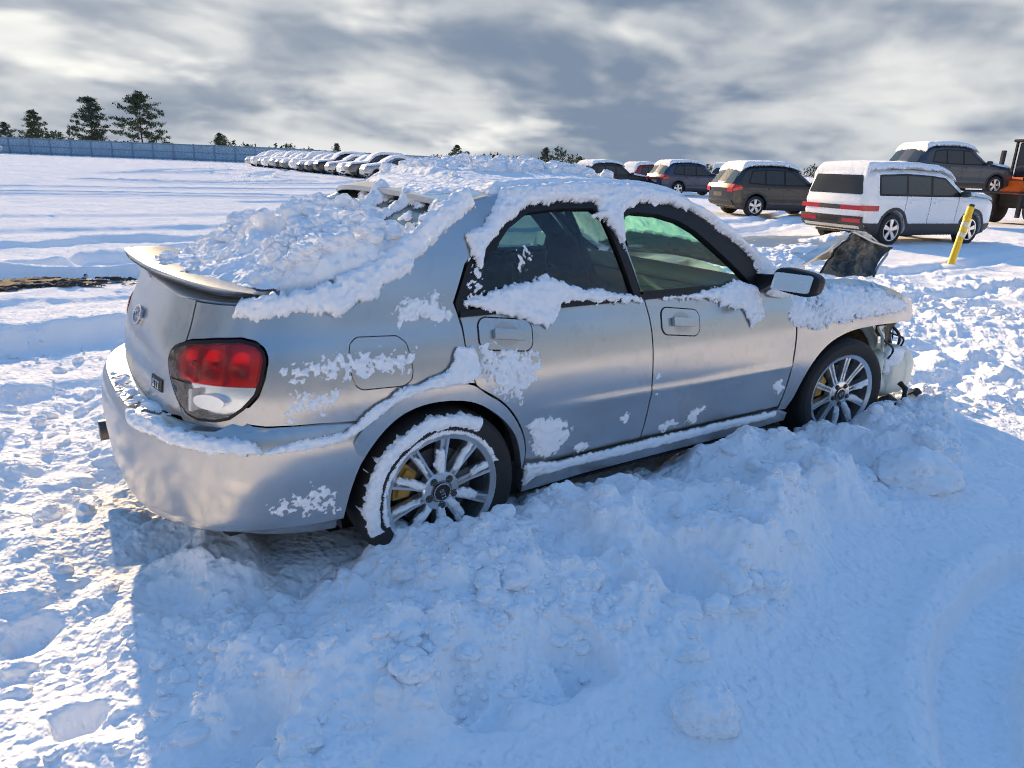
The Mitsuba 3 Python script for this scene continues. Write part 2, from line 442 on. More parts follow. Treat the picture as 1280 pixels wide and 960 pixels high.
    # ground under the car stays trodden
    h = np.where(under > 0, h * (1 - under) + under * (.055 + .03 * (fb(x, y, 7, 3, 99) - .5)), h)
    return h


def build_ground():
    rr = [.25]
    while rr[-1] < 1500:
        r = rr[-1]
        rr.append(r + (max(.0065, min(.0048 * r, r * r / 1000), .0050 * max(0, r - 5)) if .95 < r < 70 else .12 * r if r >= 70 else .05))
    rr = np.array(rr)
    a = np.radians
    th = np.concatenate([np.linspace(a(2), a(108), 900), np.linspace(a(110), a(360), 120)])
    R_, A_ = np.meshgrid(rr, th, indexing='ij')
    x, y = CAM[0] + R_ * np.cos(A_), CAM[1] + R_ * np.sin(A_)
    z = height(x, y)
    P = np.stack([x.ravel(), y.ravel(), z], 1)
    nr, nc = R_.shape
    f = grid_faces(nr, nc)
    f2 = []
    i = np.arange(nr - 1)
    f2 = np.vstack([np.stack([i * nc + nc - 1, i * nc, (i + 1) * nc], 1), np.stack([i * nc + nc - 1, (i + 1) * nc, (i + 1) * nc + nc - 1], 1)])
    cen = len(P); P = np.vstack([P, [CAM[0], CAM[1], .07]])
    f3 = np.stack([np.full(nc, cen), np.arange(nc), (np.arange(nc) + 1) % nc], 1)
    f = np.vstack([f, f2, f3])
    n = np.cross(P[f[0, 1]] - P[f[0, 0]], P[f[0, 2]] - P[f[0, 0]])
    if n[2] < 0: f = f[:, ::-1]
    return tm(P, f)


put('snow_ground', build_ground(), 'm_snow', smooth=True)
struct('snow_ground', 'churned, rutted snow covering the whole yard', 'snow')
gz = lambda x, y: float(height(np.array([x]), np.array([y]))[0])


# bare wet gravel where wheels have cut through
def gravel(name, x0, x1, y0, y1, thr, seed, res):
    U, V = np.meshgrid(np.arange(x0, x1, res), np.arange(y0, y1, res))
    e = np.minimum(np.minimum(U - x0, x1 - U) * .3, np.minimum(V - y0, y1 - V)) / ((y1 - y0) * .5)
    n = .6 * fb(U * .6, V, 5, 4, seed) + .4 * fb(U, V, 15, 3, seed + 1) + .30 * np.clip(e, 0, 1) - .15
    z = height(U, V).reshape(U.shape) + .004 + np.clip(n - thr, 0, .1) * .35 + .012 * fb(U, V, 28, 2, seed + 2)
    f = grid_faces(*U.shape); k = n.ravel() > thr
    f = f[k[f].all(1)]
    put(name, compact(np.stack([U.ravel(), V.ravel(), z.ravel()], 1), f), 'm_gravel', smooth=30)


gravel('gravel_strip', -4.5, .5, 5.75, 6.85, .475, 301, .018)
struct('gravel_strip', 'dark wet gravel showing through the snow left of the sedan', 'gravel')


def clod_shape(seed, sub):
    m = trimesh.creation.icosphere(sub, 1.0); v = m.vertices
    d = meshkit.fbm(v * 1.25 + seed * 3.7, 3, seed) - .5
    d2 = meshkit.fbm(v * 3.3 + seed, 3, seed + 1) - .5
    return v * (1 + .85 * d + .38 * d2)[:, None], m.faces


CLODS = {sub: [clod_shape(40 + s, sub) for s in range(8)] for sub in (1, 2, 3)}


def scatter(xyr, zf, rng_, sink=.25, flat=(.6, .95), big=.045, mid=.016):
    """many rounded clods as one mesh; zf gives the height of the snow they lie in"""
    z = zf(xyr[:, 0], xyr[:, 1]); V, F, c = [], [], 0
    for (x, y, r), zz in zip(xyr, z):
        v, f = CLODS[3 if r > big else 2 if r > mid else 1][rng_.integers(8)]
        a = rng_.uniform(0, 2 * math.pi); ca, sa = math.cos(a), math.sin(a)
        e = rng_.uniform(.8, 1.3); fl = rng_.uniform(*flat); ti = rng_.uniform(-.4, .4)
        q = v * [r * e, r / e, r * fl]
        q = np.stack([q[:, 0], q[:, 1] * math.cos(ti) - q[:, 2] * math.sin(ti), q[:, 1] * math.sin(ti) + q[:, 2] * math.cos(ti)], 1)
        q = np.stack([q[:, 0] * ca - q[:, 1] * sa, q[:, 0] * sa + q[:, 1] * ca, q[:, 2]], 1) + [x, y, zz + r * fl * (.35 - sink)]
        V.append(q); F.append(f + c); c += len(v)
    return tm(np.vstack(V), np.vstack(F))


def churn_points(n, rmin, rmax, power, seed, area, keep):
    g = np.random.default_rng(seed)
    x, y = g.uniform(area[0], area[1], n), g.uniform(area[2], area[3], n)
    r = rmin * (1 - g.random(n) * (1 - (rmin / rmax) ** power)) ** (-1 / power)
    k = g.random(n) < keep(x, y)
    return np.stack([x, y, r], 1)[k], g


def keep_near(x, y):
    c = sstep(-.03, .14, sdist(x, y, CHURN) + .24 * (fb(x, y, 2.2, 3, 60) - .5))
    c = c * (1 - sstep(.02, -.10, -sdist(x, y, CAR_BOX) - .02)) * (.10 + .90 * sstep(.42, .60, fb(x, y, 2.6, 4, 310)))
    return c * (1 - .72 * sstep(-.75, -1.1, x))


pts_, g_ = churn_points(7000, .008, .058, 1.6, 311, (-1.5, 3.6, -1.95, -.66), keep_near)
put('loose_clods', scatter(pts_, height, g_, sink=.50, flat=(.5, .8)), 'm_snow', smooth=True)
labels['loose_clods'] = {'label': 'crumbled snow clods heaped in the shade in front of the sedan', 'category': 'snow', 'kind': 'stuff'}
pts_, g_ = churn_points(1300, .010, .045, 1.9, 312, (-1.6, -.3, -.66, 3.2), lambda x, y: .45 * sstep(.40, .60, fb(x, y, 2.6, 3, 313)) * (sdist(x, y, box(-1.0, -.8, 3, .9)) < -.02))
put('sunlit_clods', scatter(pts_, height, g_), 'm_snow', smooth=True)
labels['sunlit_clods'] = {'label': 'crumbled sunlit snow on the trodden ground left of the sedan', 'category': 'snow', 'kind': 'stuff'}
pts_, g_ = churn_points(1500, .015, .09, 1.7, 314, (3.3, 8.5, -1.2, 4.5), lambda x, y: .75 * sstep(.42, .62, fb(x, y, 1.3, 3, 315)))
put('track_clods', scatter(pts_, height, g_, big=.07, mid=.03), 'm_snow', smooth=True)
labels['track_clods'] = {'label': 'crumbled sunlit snow between the tracks beyond the front wheel', 'category': 'snow', 'kind': 'stuff'}


# ================================================================ THE WRECKED SEDAN (x forward, right side at -y, rear axle at the origin)
WP = PC([-1.2, -.6, -.3, 0, .5, 1.2, 2.0, 2.5, 2.85, 3.1, 3.25, 3.35, 3.45], [.78, .80, .845, .858, .862, .862, .862, .865, .85, .81, .78, .74, .66])
PRF = PC([.0, .15, .22, .3, .45, .60, .70, .80, .88, .94, 1.05, 1.2, 1.32, 1.45, 1.6], [.10, .08, .05, .03, .010, 0, .004, .020, .045, .072, .112, .178, .245, .34, .5])
PRB = PC([.0, .15, .2, .24, .29, .30, .38, .48, .55, .60, .64, .70], [.17, .15, .12, .085, .052, .020, .006, 0, .004, .012, .03, .08])


def contour(pts):
    pts = np.array(pts, float); d = np.r_[0, np.cumsum(np.linalg.norm(np.diff(pts, axis=0), axis=1))]
    return CubicSpline(d, pts), d[-1]


CUP, LUP = contour([(-.30, -.845), (-.42, -.835), (-.56, -.80), (-.70, -.725), (-.80, -.60), (-.855, -.42), (-.875, -.2), (-.88, 0)])
CBU, LBU = contour([(-.30, -.855), (-.45, -.848), (-.62, -.81), (-.77, -.735), (-.88, -.60), (-.95, -.42), (-.98, -.2), (-.985, 0)])


def body(u, z, which=0, off=0.0):
    """right half of the body's perimeter: u is x from -.3 forward; below that it runs round the rear corner to the centre line"""
    u, z = np.broadcast_arrays(np.asarray(u, float), np.asarray(z, float))
    cs, L, P = (CUP, LUP, PRF) if which == 0 else (CBU, LBU, PRB)
    s = np.clip(-.3 - u, 0, L)
    p = cs(s); t = cs(s, 1); t = t / np.linalg.norm(t, axis=-1, keepdims=True)
    n = np.stack([t[..., 1], -t[..., 0]], -1)
    n = np.where((n[..., :1] * (p[..., :1] + .2) + n[..., 1:] * p[..., 1:]) < 0, -n, n)
    ins = P(z) - off
    rear = np.stack([p[..., 0] - n[..., 0] * ins, p[..., 1] - n[..., 1] * ins, z], -1)
    side = np.stack([np.maximum(u, -.3), -(WP(np.maximum(u, -.3)) + .010 * which - ins), z], -1)
    over = (-.3 - u - L)[..., None]                         # past the centre line: go on straight across
    rear = rear + np.maximum(over, 0) * np.array([0, 1, 0])
    return np.where(u[..., None] >= -.3, side, rear)


UP = lambda u, z: body(u, z, 0)
BU = lambda u, z: body(u, z, 1)
UC, BC = -.3 - LUP, -.3 - LBU
CAR = 'silver_sedan'
lab(CAR, 'silver sedan with a crashed front end, half buried under heaped snow', 'car')


def both(part, poly, surf, mat, mesh=None, **k):
    m = mesh if mesh is not None else panel(Polygon(poly) if isinstance(poly, list) else poly, surf, **k)
    a = put(f'{CAR}__{part}', m, mat)
    b = put(f'{CAR}__{part}', mirror(m), mat)
    return a, b


RAIL_X = [-.88, -.6, -.42, -.35, -.2, -.05, .1, .28, .5, .8, 1.1, 1.3, 1.5, 1.7, 1.88, 2.04]
RAIL_Z = [1.03, 1.03, 1.035, 1.05, 1.10, 1.185, 1.27, 1.345, 1.373, 1.388, 1.382, 1.352, 1.27, 1.155, 1.03, .955]
RAIL = PC(RAIL_X, RAIL_Z)
CROWN = PC([-.88, -.42, -.2, .1, .3, .8, 1.2, 1.5, 1.8, 2.05], [.012, .02, .05, .045, .03, .03, .035, .09, .10, .05])
TRUNK_Y = PC([-.785, -.77, -.72, -.64, -.54, -.42, -.3], [.02, .33, .51, .625, .70, .742, .755])
yrail = lambda x: np.where(x < -.3, TRUNK_Y(np.clip(x, -.785, -.3)), WP(x) - PRF(RAIL(x)))


def top(x, t):
    yr = yrail(x)
    return np.stack([x, t * yr, RAIL(x) + CROWN(x) * (1 - np.abs(t) ** 2.2)], -1)


def topz(x, y):
    x = np.clip(x, -.784, 2.04)
    t = np.clip(y / yrail(x), -1, 1)
    return RAIL(x) + CROWN(x) * (1 - np.abs(t) ** 2.2)


door_r0 = [(.095, .958), (.102, .916), (.102, .844), (.12, .778), (.129, .718), (.171, .682), (.234, .64), (.288, .586), (.33, .523), (.36, .451), (.369, .385), (.366, .334)]
door_r = smooth_line(door_r0)
door_b0 = [(1.0, .958), (1.010, .85), (1.014, .7), (1.017, .53), (1.011, .43), (.999, .337)]
door_b = smooth_line(door_b0)
door_f0 = [(1.972, .958), (1.998, .844), (2.007, .742), (2.007, .622), (2.001, .472), (1.986, .37), (1.974, .331)]
door_f = smooth_line(door_f0)
arch_in = [(-.387, .235), (-.363, .331), (-.348, .391), (-.315, .493), (-.256, .577), (-.171, .646), (-.078, .673), (.024, .672), (.114, .652), (.189, .61), (.255, .553), (.306, .484), (.333, .409), (.351, .335)]
flare_out = [(-.340, .578), (-.300, .628), (-.245, .670), (-.183, .703), (-.078, .724), (.042, .730), (.122, .714), (.165, .682), (.228, .640), (.281, .586), (.323, .523), (.353, .451), (.361, .385), (.359, .335)]
RWO = Polygon([(.095, .962), (.09, 1.0), (.165, 1.125), (.245, 1.185), (.35, 1.268), (.47, 1.333), (.64, 1.346), (.845, 1.346), (.905, 1.295), (.988, .962)])
FWO = Polygon([(1.0, .962), (.962, 1.15), (.948, 1.245), (.972, 1.31), (1.08, 1.343), (1.22, 1.336), (1.32, 1.32), (1.43, 1.292), (1.53, 1.232), (1.63, 1.165), (1.715, 1.10), (1.80, 1.01), (1.83, .962)])
RWG = Polygon([(.145, .975), (.225, 1.115), (.375, 1.245), (.49, 1.305), (.64, 1.318), (.82, 1.318), (.87, 1.275), (.945, .975)])
FWG = Polygon([(.985, .985), (.972, 1.051), (.960, 1.153), (.955, 1.24), (.985, 1.285), (1.038, 1.302), (1.182, 1.292), (1.296, 1.265), (1.389, 1.22), (1.491, 1.145), (1.593, 1.065), (1.69, .985)])

CREASE_D = .0045


def door_surf(u, z):                                        # doors carry the pressed crease that fades out towards the rear
    q = body(u, z, 0)
    fade = np.clip((u - .35) / .35, 0, 1)
    zc = .555 + .02 * np.clip((1.3 - u), 0, 1)
    b = np.where(z > zc, np.exp(-((z - zc) / .016) ** 2), np.exp(-((z - zc) / .030) ** 2)) * CREASE_D * 1.1 * fade
    return q + np.stack([0 * b, -b, 0 * b], -1)


FLAP = Polygon([(-.333, .845), (-.321, .901), (-.291, .919), (-.153, .913), (-.123, .889), (-.115, .84), (-.112, .793), (-.12, .763), (-.15, .748), (-.297, .752), (-.318, .768), (-.328, .80)]).buffer(-.028).buffer(.028, 8)
LAMP = Polygon([(-1.014, .838), (-.996, .874), (-.903, .907), (-.786, .922), (-.687, .928), (-.636, .919), (-.606, .898), (-.597, .868), (-.609, .811), (-.63, .757), (-.672, .712), (-.717, .679), (-.765, .667), (-.831, .664), (-.879, .676), (-.925, .715), (-.975, .775)]).buffer(-.038).buffer(.040, 16)
quarter = Polygon([(.095, .962), (.102, .916), (.102, .844), (.12, .778), (.129, .718)] + flare_out[5:0:-1] + [(-.33, .648), (-.44, .655), (-.61, .657), (-.66, .664), (-.70, .685), (-.76, .655), (-.86, .65), (-.9, .66), (-.93, .70), (-.93, 1.026), (-.75, 1.028), (-.6, 1.028), (-.42, 1.033), (-.35, 1.048), (-.2, 1.10), (-.05, 1.19), (.1, 1.27), (.28, 1.345),
                   (.40, 1.362), (.47, 1.340), (.345, 1.274), (.24, 1.191), (.158, 1.129), (.085, 1.003)])
both('rear_quarter_panel', quarter.difference(FLAP.buffer(-.0015)).difference(LAMP), UP, 'm_silver', res=.022)
put(f'{CAR}__fuel_flap', panel(FLAP, UP, .02, gap=.0015, lift=.0005), 'm_silver')
rd = both('rear_door', door_r + door_b[::-1], door_surf, 'm_silver', res=.016)
fd = both('front_door', door_b + door_f[::-1], door_surf, 'm_silver', res=.016)
both('wheel_arch_flare', smooth_line(flare_out) + smooth_line(arch_in[3:])[::-1], UP, 'm_silver', res=.014, lift=.012, thick=.05, gap=.002)
roofside = Polygon(list(zip(np.linspace(.28, 2.03, 60), RAIL(np.linspace(.28, 2.03, 60)))) + [(2.03, .95), (1.8, .958), (.3, .958)]).difference(RWO.buffer(.003)).difference(FWO.buffer(.003)).difference(quarter.buffer(.004))
rs = max(getattr(roofside, 'geoms', [roofside]), key=lambda g: g.area)
both('roof_side_rail', rs, UP, 'm_silver', res=.03)
fender = Polygon(smooth_line([(1.980, .953), (2.003, .844), (2.012, .742), (2.012, .622), (2.006, .472), (1.991, .37), (1.98, .31)]) + [(2.05, .30)] + smooth_line([(2.09, .36), (2.142, .478), (2.19, .55), (2.253, .607), (2.34, .65), (2.445, .676), (2.676, .690), (2.949, .682), (3.31, .648)]) + [(3.34, .70), (3.30, .772), (3.10, .83), (2.946, .882), (2.76, .928), (2.6, .945), (2.3, .953)])


def fender_surf(u, z):                                       # dented and pushed about by the crash
    q = body(u, z, 0)
    b = (meshkit.fbm(np.stack([np.asarray(u) * 4, np.asarray(z) * 4, 0 * np.asarray(u)], -1), 3, 4) - .5) * .035 * np.clip((u - 2.35) / .6, 0, 1)
    roll = .10 * np.clip((z - .80) / .15, 0, 1) ** 2 * np.clip((3.1 - u) / .4, .2, 1)
    return q + np.stack([0 * b, b + roll, 0 * b], -1)


both('front_fender', fender, fender_surf, 'm_silver', res=.02)
both('side_sill', [(.365, .225), (.362, .322), (1.2, .326), (1.97, .322), (2.05, .295), (2.05, .245), (1.7, .235), (1.2, .238), (.7, .238)], UP, 'm_silver', res=.025, lift=.016, thick=.10)
both('sill_strip', [(.42, .205), (.42, .224), (1.2, .226), (2.0, .235), (2.0, .212), (1.2, .205)], UP, 'm_trim', res=.03, lift=.004, thick=.06)
# rear: trunk lid, bumper
NUM = Polygon([(UC - .22, .70), (UC + .22, .70), (UC + .25, .80), (UC - .25, .80)])
tl_poly = Polygon([(-.935, 1.026), (-.935, .72), (-.90, .665), (-1.02, .655), (UC - 1e-4, .652), (UC - 1e-4, 1.026)]).difference(LAMP.buffer(.003))
tl_poly = max(getattr(tl_poly, 'geoms', [tl_poly]), key=lambda g: g.area)
half = panel(tl_poly, UP, .022, gap=0)
put(f'{CAR}__trunk_lid', cat_(half, mirror(half)), 'm_silver')
# strip that closes the lid's top edge to the deck
bump = smooth_line([(-.387, .235), (-.369, .352), (-.350, .42), (-.316, .50), (-.262, .571)]) + [(-.298, .622), (-.30, .648), (-.44, .650), (-.61, .652), (-.655, .658), (-.70, .676), (-.78, .645), (-.95, .640), (BC - 1e-4, .640), (BC - 1e-4, .30), (-1.1, .30), (-.93, .295), (-.726, .275), (-.585, .252)]
half = panel(Polygon(bump), BU, .02, gap=0, thick=.02)
uu = np.linspace(-.62, BC, 60)
shelf_o, shelf_i = BU(uu, .642 + 0 * uu), UP(np.clip(-.3 - (-.3 - uu) * LUP / LBU, UC, 0), .650 + 0 * uu)
sv = np.vstack([shelf_o, shelf_i]); sf = grid_faces(2, 60)
sh = tm(sv, sf)
if sh.face_normals[:, 2].mean() < 0: sh = tm(sv, sf[:, ::-1])
put(f'{CAR}__rear_bumper', cat_(half, mirror(half), sh, mirror(sh)), 'm_silver', smooth=40)
put(f'{CAR}__exhaust_tip', tube([(-.80, .56, .27), (-.93, .56, .265), (-.985, .56, .265)], .046, 20), 'm_dark_metal')
# emblem: an oval with small stars, and the badge
def on_rear(shape2d, u0, z0, lift, thick, surf=UP):
    g = shapely.affinity.translate(shape2d, u0, z0)
    return panel(g, surf, .012, thick, 0, lift)


import shapely.affinity as aff
oval = aff.scale(Point(0, 0).buffer(1, 24), .062, .034)
em = put(f'{CAR}__emblem', panel(aff.translate(oval, UC, .888), UP, .008, .012, 0, .010), 'm_navy')
put(f'{CAR}__emblem__ring', panel(aff.translate(oval.difference(aff.scale(oval, .86, .80)), UC, .888), UP, .006, .014, 0, .013), 'm_chrome')


def star(x, y, r):
    a = np.linspace(0, 2 * math.pi, 13)[:-1] + .2
    return Polygon([(x + math.cos(t) * (r if i % 2 == 0 else r * .36), y + math.sin(t) * (r if i % 2 == 0 else r * .36)) for i, t in enumerate(a)])


for i, (sx, sy, sr) in enumerate([(-.028, .008, .013), (.004, .013, .008), (.024, .004, .008), (.012, -.012, .008), (-.012, -.014, .008), (.034, -.010, .007)]):
    put(f'{CAR}__emblem__star', panel(aff.translate(star(sx, sy, sr), UC, .888), UP, .004, .006, 0, .012), 'm_chrome')


def text_on(text, h, surf, u0, z0, lift=.004, depth=.004, bold=True):
    m = meshkit.text_mesh(text, h, depth, bold)
    v = m.vertices
    u, z = u0 + v[:, 0], z0 + v[:, 1]
    return tm(surf(u, z) + snorm(surf, u, z) * (lift + v[:, 2])[:, None], m.faces)


put(f'{CAR}__badge', panel(box(-1.135, .715, -1.035, .757), UP, .015, .006, 0, .004), 'm_trim')
put(f'{CAR}__badge__lettering', text_on('STI', .026, UP, -1.113, .723, .0045, .004), 'm_chrome')


# tail lights
def lamp(mir):
    o = (lambda m: mirror(m)) if mir else (lambda m: m)
    L = LAMP.buffer(-.004)
    k = put(f'{CAR}__tail_light', o(panel(L.difference(L.buffer(-.010)), UP, .007, .05, 0, .006)), 'm_trim')
    inner = L.buffer(-.010)
    put(f'{k}__lamp_surround', o(panel(LAMP.buffer(.035).intersection(box(-1.05, .62, -.60, .72)).difference(LAMP.buffer(-.004)), UP, .015, .008, 0, -.002)), 'm_silver')
    red = inner.intersection(box(-2, .784, 0, 2)); clear = inner.intersection(box(-2, 0, 0, .781))
    b = lambda u, z: UP(u, z)
    bulbs = [(-.90, .838, .040), (-.795, .845, .046), (-.685, .85, .040)]

    def bowl(u, z):
        dep = .014 + 0 * u
        for bu_, bz_, br_ in bulbs: dep = dep + .016 * np.clip(1 - ((u - bu_) ** 2 + (z - bz_) ** 2) / br_ ** 2, 0, 1)
        q = UP(u, z); n = snorm(UP, u, z)
        return q - n * dep[..., None]
    put(f'{k}__red_reflector', o(panel(red, bowl, .008, .01, 0, 0)), 'm_red_reflector', 50)
    m = panel(red, b, .010, .002, .001, .010)
    n = len(m.vertices) // 2; f = m.faces[(m.faces < n).all(1)]
    put(f'{k}__red_lens', o(tm(m.vertices[:n], f)), 'm_red_glass', smooth=True)
    put(f'{k}__side_marker', o(panel(red.intersection(box(-.665, .775, 0, 2)).buffer(-.010), b, .010, .003, 0, -.004)), 'm_orange_lens')
    for bu_, bz_, br_ in bulbs[:2]:
        c = UP(np.array([bu_]), np.array([bz_]))[0] - snorm(UP, np.array([bu_]), np.array([bz_]))[0] * .026
        q = trimesh.creation.icosphere(2, .012); q.apply_translation(c)
        put(f'{k}__bulb', o(q), 'm_red_lens', smooth=True)
    for xx in (-.848, -.74):
        put(f'{k}__lens_rib', o(panel(box(xx - .002, .77, xx + .002, .93).intersection(red.buffer(-.004)), b, .01, .02, 0, .004)), 'm_red_lens')
    put(f'{k}__reflector', o(panel(clear, b, .012, .01, .001, -.030)), 'm_reflector')
    put(f'{k}__reverse_lamp', o(panel(aff.scale(Point(-.80, .728).buffer(1, 12), .060, .024), b, .012, .03, 0, -.004)), 'm_reflector')
    put(f'{k}__divider', o(panel(box(-.875, .69, -.862, .762).intersection(clear), b, .012, .03, 0, 0)), 'm_white_plastic')
    m = panel(clear, b, .012, .002, .001, .010)
    n = len(m.vertices) // 2
    f = m.faces[(m.faces < n).all(1)]
    put(f'{k}__clear_lens', o(tm(m.vertices[:n], f)), 'm_glass_lamp')
    return k


lamp(False); lamp(True)
# door handles: a recessed cup, its dished bowl and the pull
for dk, hx, hz, m_ in ((rd[0], .278, .878, 0), (fd[0], 1.19, .846, 0), (rd[1], .278, .878, 1), (fd[1], 1.19, .846, 1)):
    o = mirror if m_ else (lambda q: q)
    plate = box(-.080, -.020, .080, .020).buffer(.034, 12)
    tilt = -7
    pl = aff.rotate(plate, tilt, origin=(0, 0)); bowl = aff.rotate(aff.scale(Point(.0, 0).buffer(1, 16), .056, .043), tilt, origin=(0, 0)); pull = aff.rotate(box(-.052, -.012, .086, .010).buffer(.006), tilt, origin=(0, 0))
    mv = lambda g: aff.translate(g, hx, hz)
    put(f'{dk}__handle_surround', o(panel(mv(pl.difference(bowl)), UP, .012, .012, 0, .0036)), 'm_silver')
    put(f'{dk}__handle_seam', o(panel(mv(pl.buffer(.005)), UP, .012, .003, 0, .0025)), 'm_trim')
    put(f'{dk}__handle_bowl', o(panel(mv(bowl), UP, .012, .003, 0, .0033)), 'm_silver_dull')
    put(f'{dk}__handle', o(panel(mv(pull), UP, .010, .016, 0, .022)), 'm_silver')

# side windows: frames, glass
for mr in (0, 1):
    o = mirror if mr else (lambda q: q)
    put(f'{CAR}__rear_window_frame', o(panel(RWO.difference(RWG), UP, .022, .03, 0, .001)), 'm_trim')
    put(f'{CAR}__front_window_frame', o(panel(FWO.difference(FWG), UP, .022, .035, 0, .004)), 'm_trim')
    put(f'{CAR}__belt_moulding', o(panel(box(.10, .951, 1.80, .972), UP, .03, .02, 0, .010)), 'm_trim')
    for P_, mt, nm in ((RWG, 'm_glass_dark', 'rear_side_window'), (FWG, 'm_glass', 'front_side_window')):
        if nm == 'front_side_window' and not mr: pass
        p, t = tri_poly(P_.buffer(.012), .05)
        q = UP(p[:, 0], p[:, 1]); q[:, 1] += .016
        put(f'{CAR}__{nm}', o(tm(q, t)), mt, smooth=True)
    put(f'{CAR}__window_divider', o(panel(Polygon([(.775, .965), (.70, 1.32), (.725, 1.32), (.80, .965)]), UP, .03, .02, 0, -.02)), 'm_trim')

# roof, rear screen, windscreen, deck
def top_mesh(x0, x1, t0, t1, nx, nt, thick=.012, lift=0):
    X, Tt = np.meshgrid(np.linspace(x0, x1, nx), np.linspace(t0, t1, nt), indexing='ij')
    P = top(X.ravel(), Tt.ravel()); P[:, 2] += lift
    f = grid_faces(nx, nt)
    n = np.cross(P[f[0, 1]] - P[f[0, 0]], P[f[0, 2]] - P[f[0, 0]])
    if n[2] < 0: f = f[:, ::-1]
    if thick == 0: return tm(P, f)
    return solidify(P, snorm(lambda a, b: top(a, b) * [1, 1, 1], X.ravel(), Tt.ravel()) * np.sign(1.0), f, thick)


put(f'{CAR}__roof', top_mesh(.27, 1.32, -1, 1, 50, 40, .02), 'm_silver', smooth=50)
put(f'{CAR}__rear_screen', top_mesh(-.40, .27, -.90, .90, 24, 30, 0), 'm_car_glass', smooth=True)
for s in (-1, 1):
    put(f'{CAR}__screen_pillar', top_mesh(-.42, .27, *sorted((s * .90, s * 1.0)), 24, 4, .01), 'm_silver', smooth=50)
    put(f'{CAR}__windscreen_pillar', top_mesh(1.32, 2.04, *sorted((s * .93, s * 1.0)), 24, 4, .02), 'm_trim', smooth=50)
put(f'{CAR}__windscreen', top_mesh(1.32, 2.02, -.93, .93, 30, 40, 0), 'm_glass', smooth=True)
put(f'{CAR}__trunk_deck', top_mesh(-.783, -.40, -1, 1, 40, 40, .012), 'm_silver', smooth=50)
# spoilers
yy = np.linspace(-.66, .66, 49)
tr_x = PC([-.66, -.53, -.31, 0, .31, .53, .66], [-.60, -.69, -.755, -.80, -.81, -.80, -.72])
rows = []
for y in yy:
    e = min(1, (0.66 - abs(y)) / .10 + .12); xt = float(tr_x(y)); ch = .20 + .05 * (1 - (y / .66) ** 2)
    zt = 1.066 + .012 * (1 - (y / .66) ** 2)
    rows.append([(xt, zt + .004 * e), (xt + .004, zt - .020 * e), (xt + .09, zt - .045 * e), (xt + ch, zt - .055), (xt + ch, zt - .035), (xt + .10, zt + .004 * e)])
V = np.array([[(a, y, b) for a, b in r_] for y, r_ in zip(yy, rows)]).reshape(-1, 3)
F_ = []
for i in range(48):
    for k in range(6):
        a, b = i * 6 + k, i * 6 + (k + 1) % 6
        F_ += [[a, b, b + 6], [a, b + 6, a + 6]]
F_ += [[0, 2, 1], [0, 3, 2], [0, 4, 3], [0, 5, 4]] + [[288 + q for q in w] for w in ([0, 1, 2], [0, 2, 3], [0, 3, 4], [0, 4, 5])]
sp = tm(V, F_); sp.fix_normals()
put(f'{CAR}__trunk_spoiler', sp, 'm_silver', smooth=40)
for s_ in (-1, 1):
    put(f'{CAR}__trunk_spoiler__foot', hull([(-.44, s_ * .64, 1.06), (-.56, s_ * .655, 1.04), (-.44, s_ * .55, 1.05), (-.58, s_ * .50, 1.04), (-.44, s_ * .67, .98), (-.60, s_ * .665, .98), (-.44, s_ * .55, .98), (-.60, s_ * .52, .98)]), 'm_silver', smooth=40)
# roof spoiler plate with drooped ends
yy = np.linspace(-.59, .59, 41); V = []
for y in yy:
    a = abs(y) / .59; zl = 1.416 - .042 * a ** 2; zt = 1.366 - .038 * a ** 3; xt = .10 + .08 * a ** 3
    V += [(.38, y, zl - .016), (.30, y, zl - .004), (xt, y, zt), (xt, y, zt - .020), (.30, y, zl - .034)]
V = np.array(V); F_ = []
for i in range(40):
    for k in range(5):
        a, b = i * 5 + k, i * 5 + (k + 1) % 5
        F_ += [[a, b, b + 5], [a, b + 5, a + 5]]
F_ += [[0, 2, 1], [0, 3, 2], [0, 4, 3]] + [[200 + q for q in w] for w in ([0, 1, 2], [0, 2, 3], [0, 3, 4])]
m = tm(V, F_); m.fix_normals()
rsp = put(f'{CAR}__roof_spoiler', m, 'm_silver', smooth=40)
for s in (-1, 1):
    put(f'{rsp}__end_fin', hull([(.36, s * .57, 1.374), (.17, s * .575, 1.330), (.36, s * .60, 1.370), (.18, s * .60, 1.328), (.215, s * .640, 1.268), (.25, s * .642, 1.275), (.37, s * .622, 1.335), (.20, s * .630, 1.272)]), 'm_silver', smooth=40)

# bonnet, buckled
ctrl = np.array([[(2.06, .66, .95), (2.06, .33, .985), (2.06, 0, .995), (2.06, -.33, .985), (2.06, -.655, .962)],
                 [(2.35, .66, .94), (2.35, .33, .985), (2.36, 0, 1.05), (2.40, -.33, 1.065), (2.44, -.64, 1.06)],
                 [(2.70, .65, .94), (2.70, .33, 1.03), (2.74, 0, 1.09), (2.80, -.33, 1.12), (2.80, -.60, 1.17)],
                 [(3.00, .62, .90), (3.00, .33, 1.00), (3.02, 0, 1.06), (3.05, -.33, 1.08), (3.10, -.56, 1.115)],
                 [(3.22, .55, .77), (3.22, .33, .83), (3.22, 0, .90), (3.24, -.30, .99), (3.26, -.52, 1.04)]])


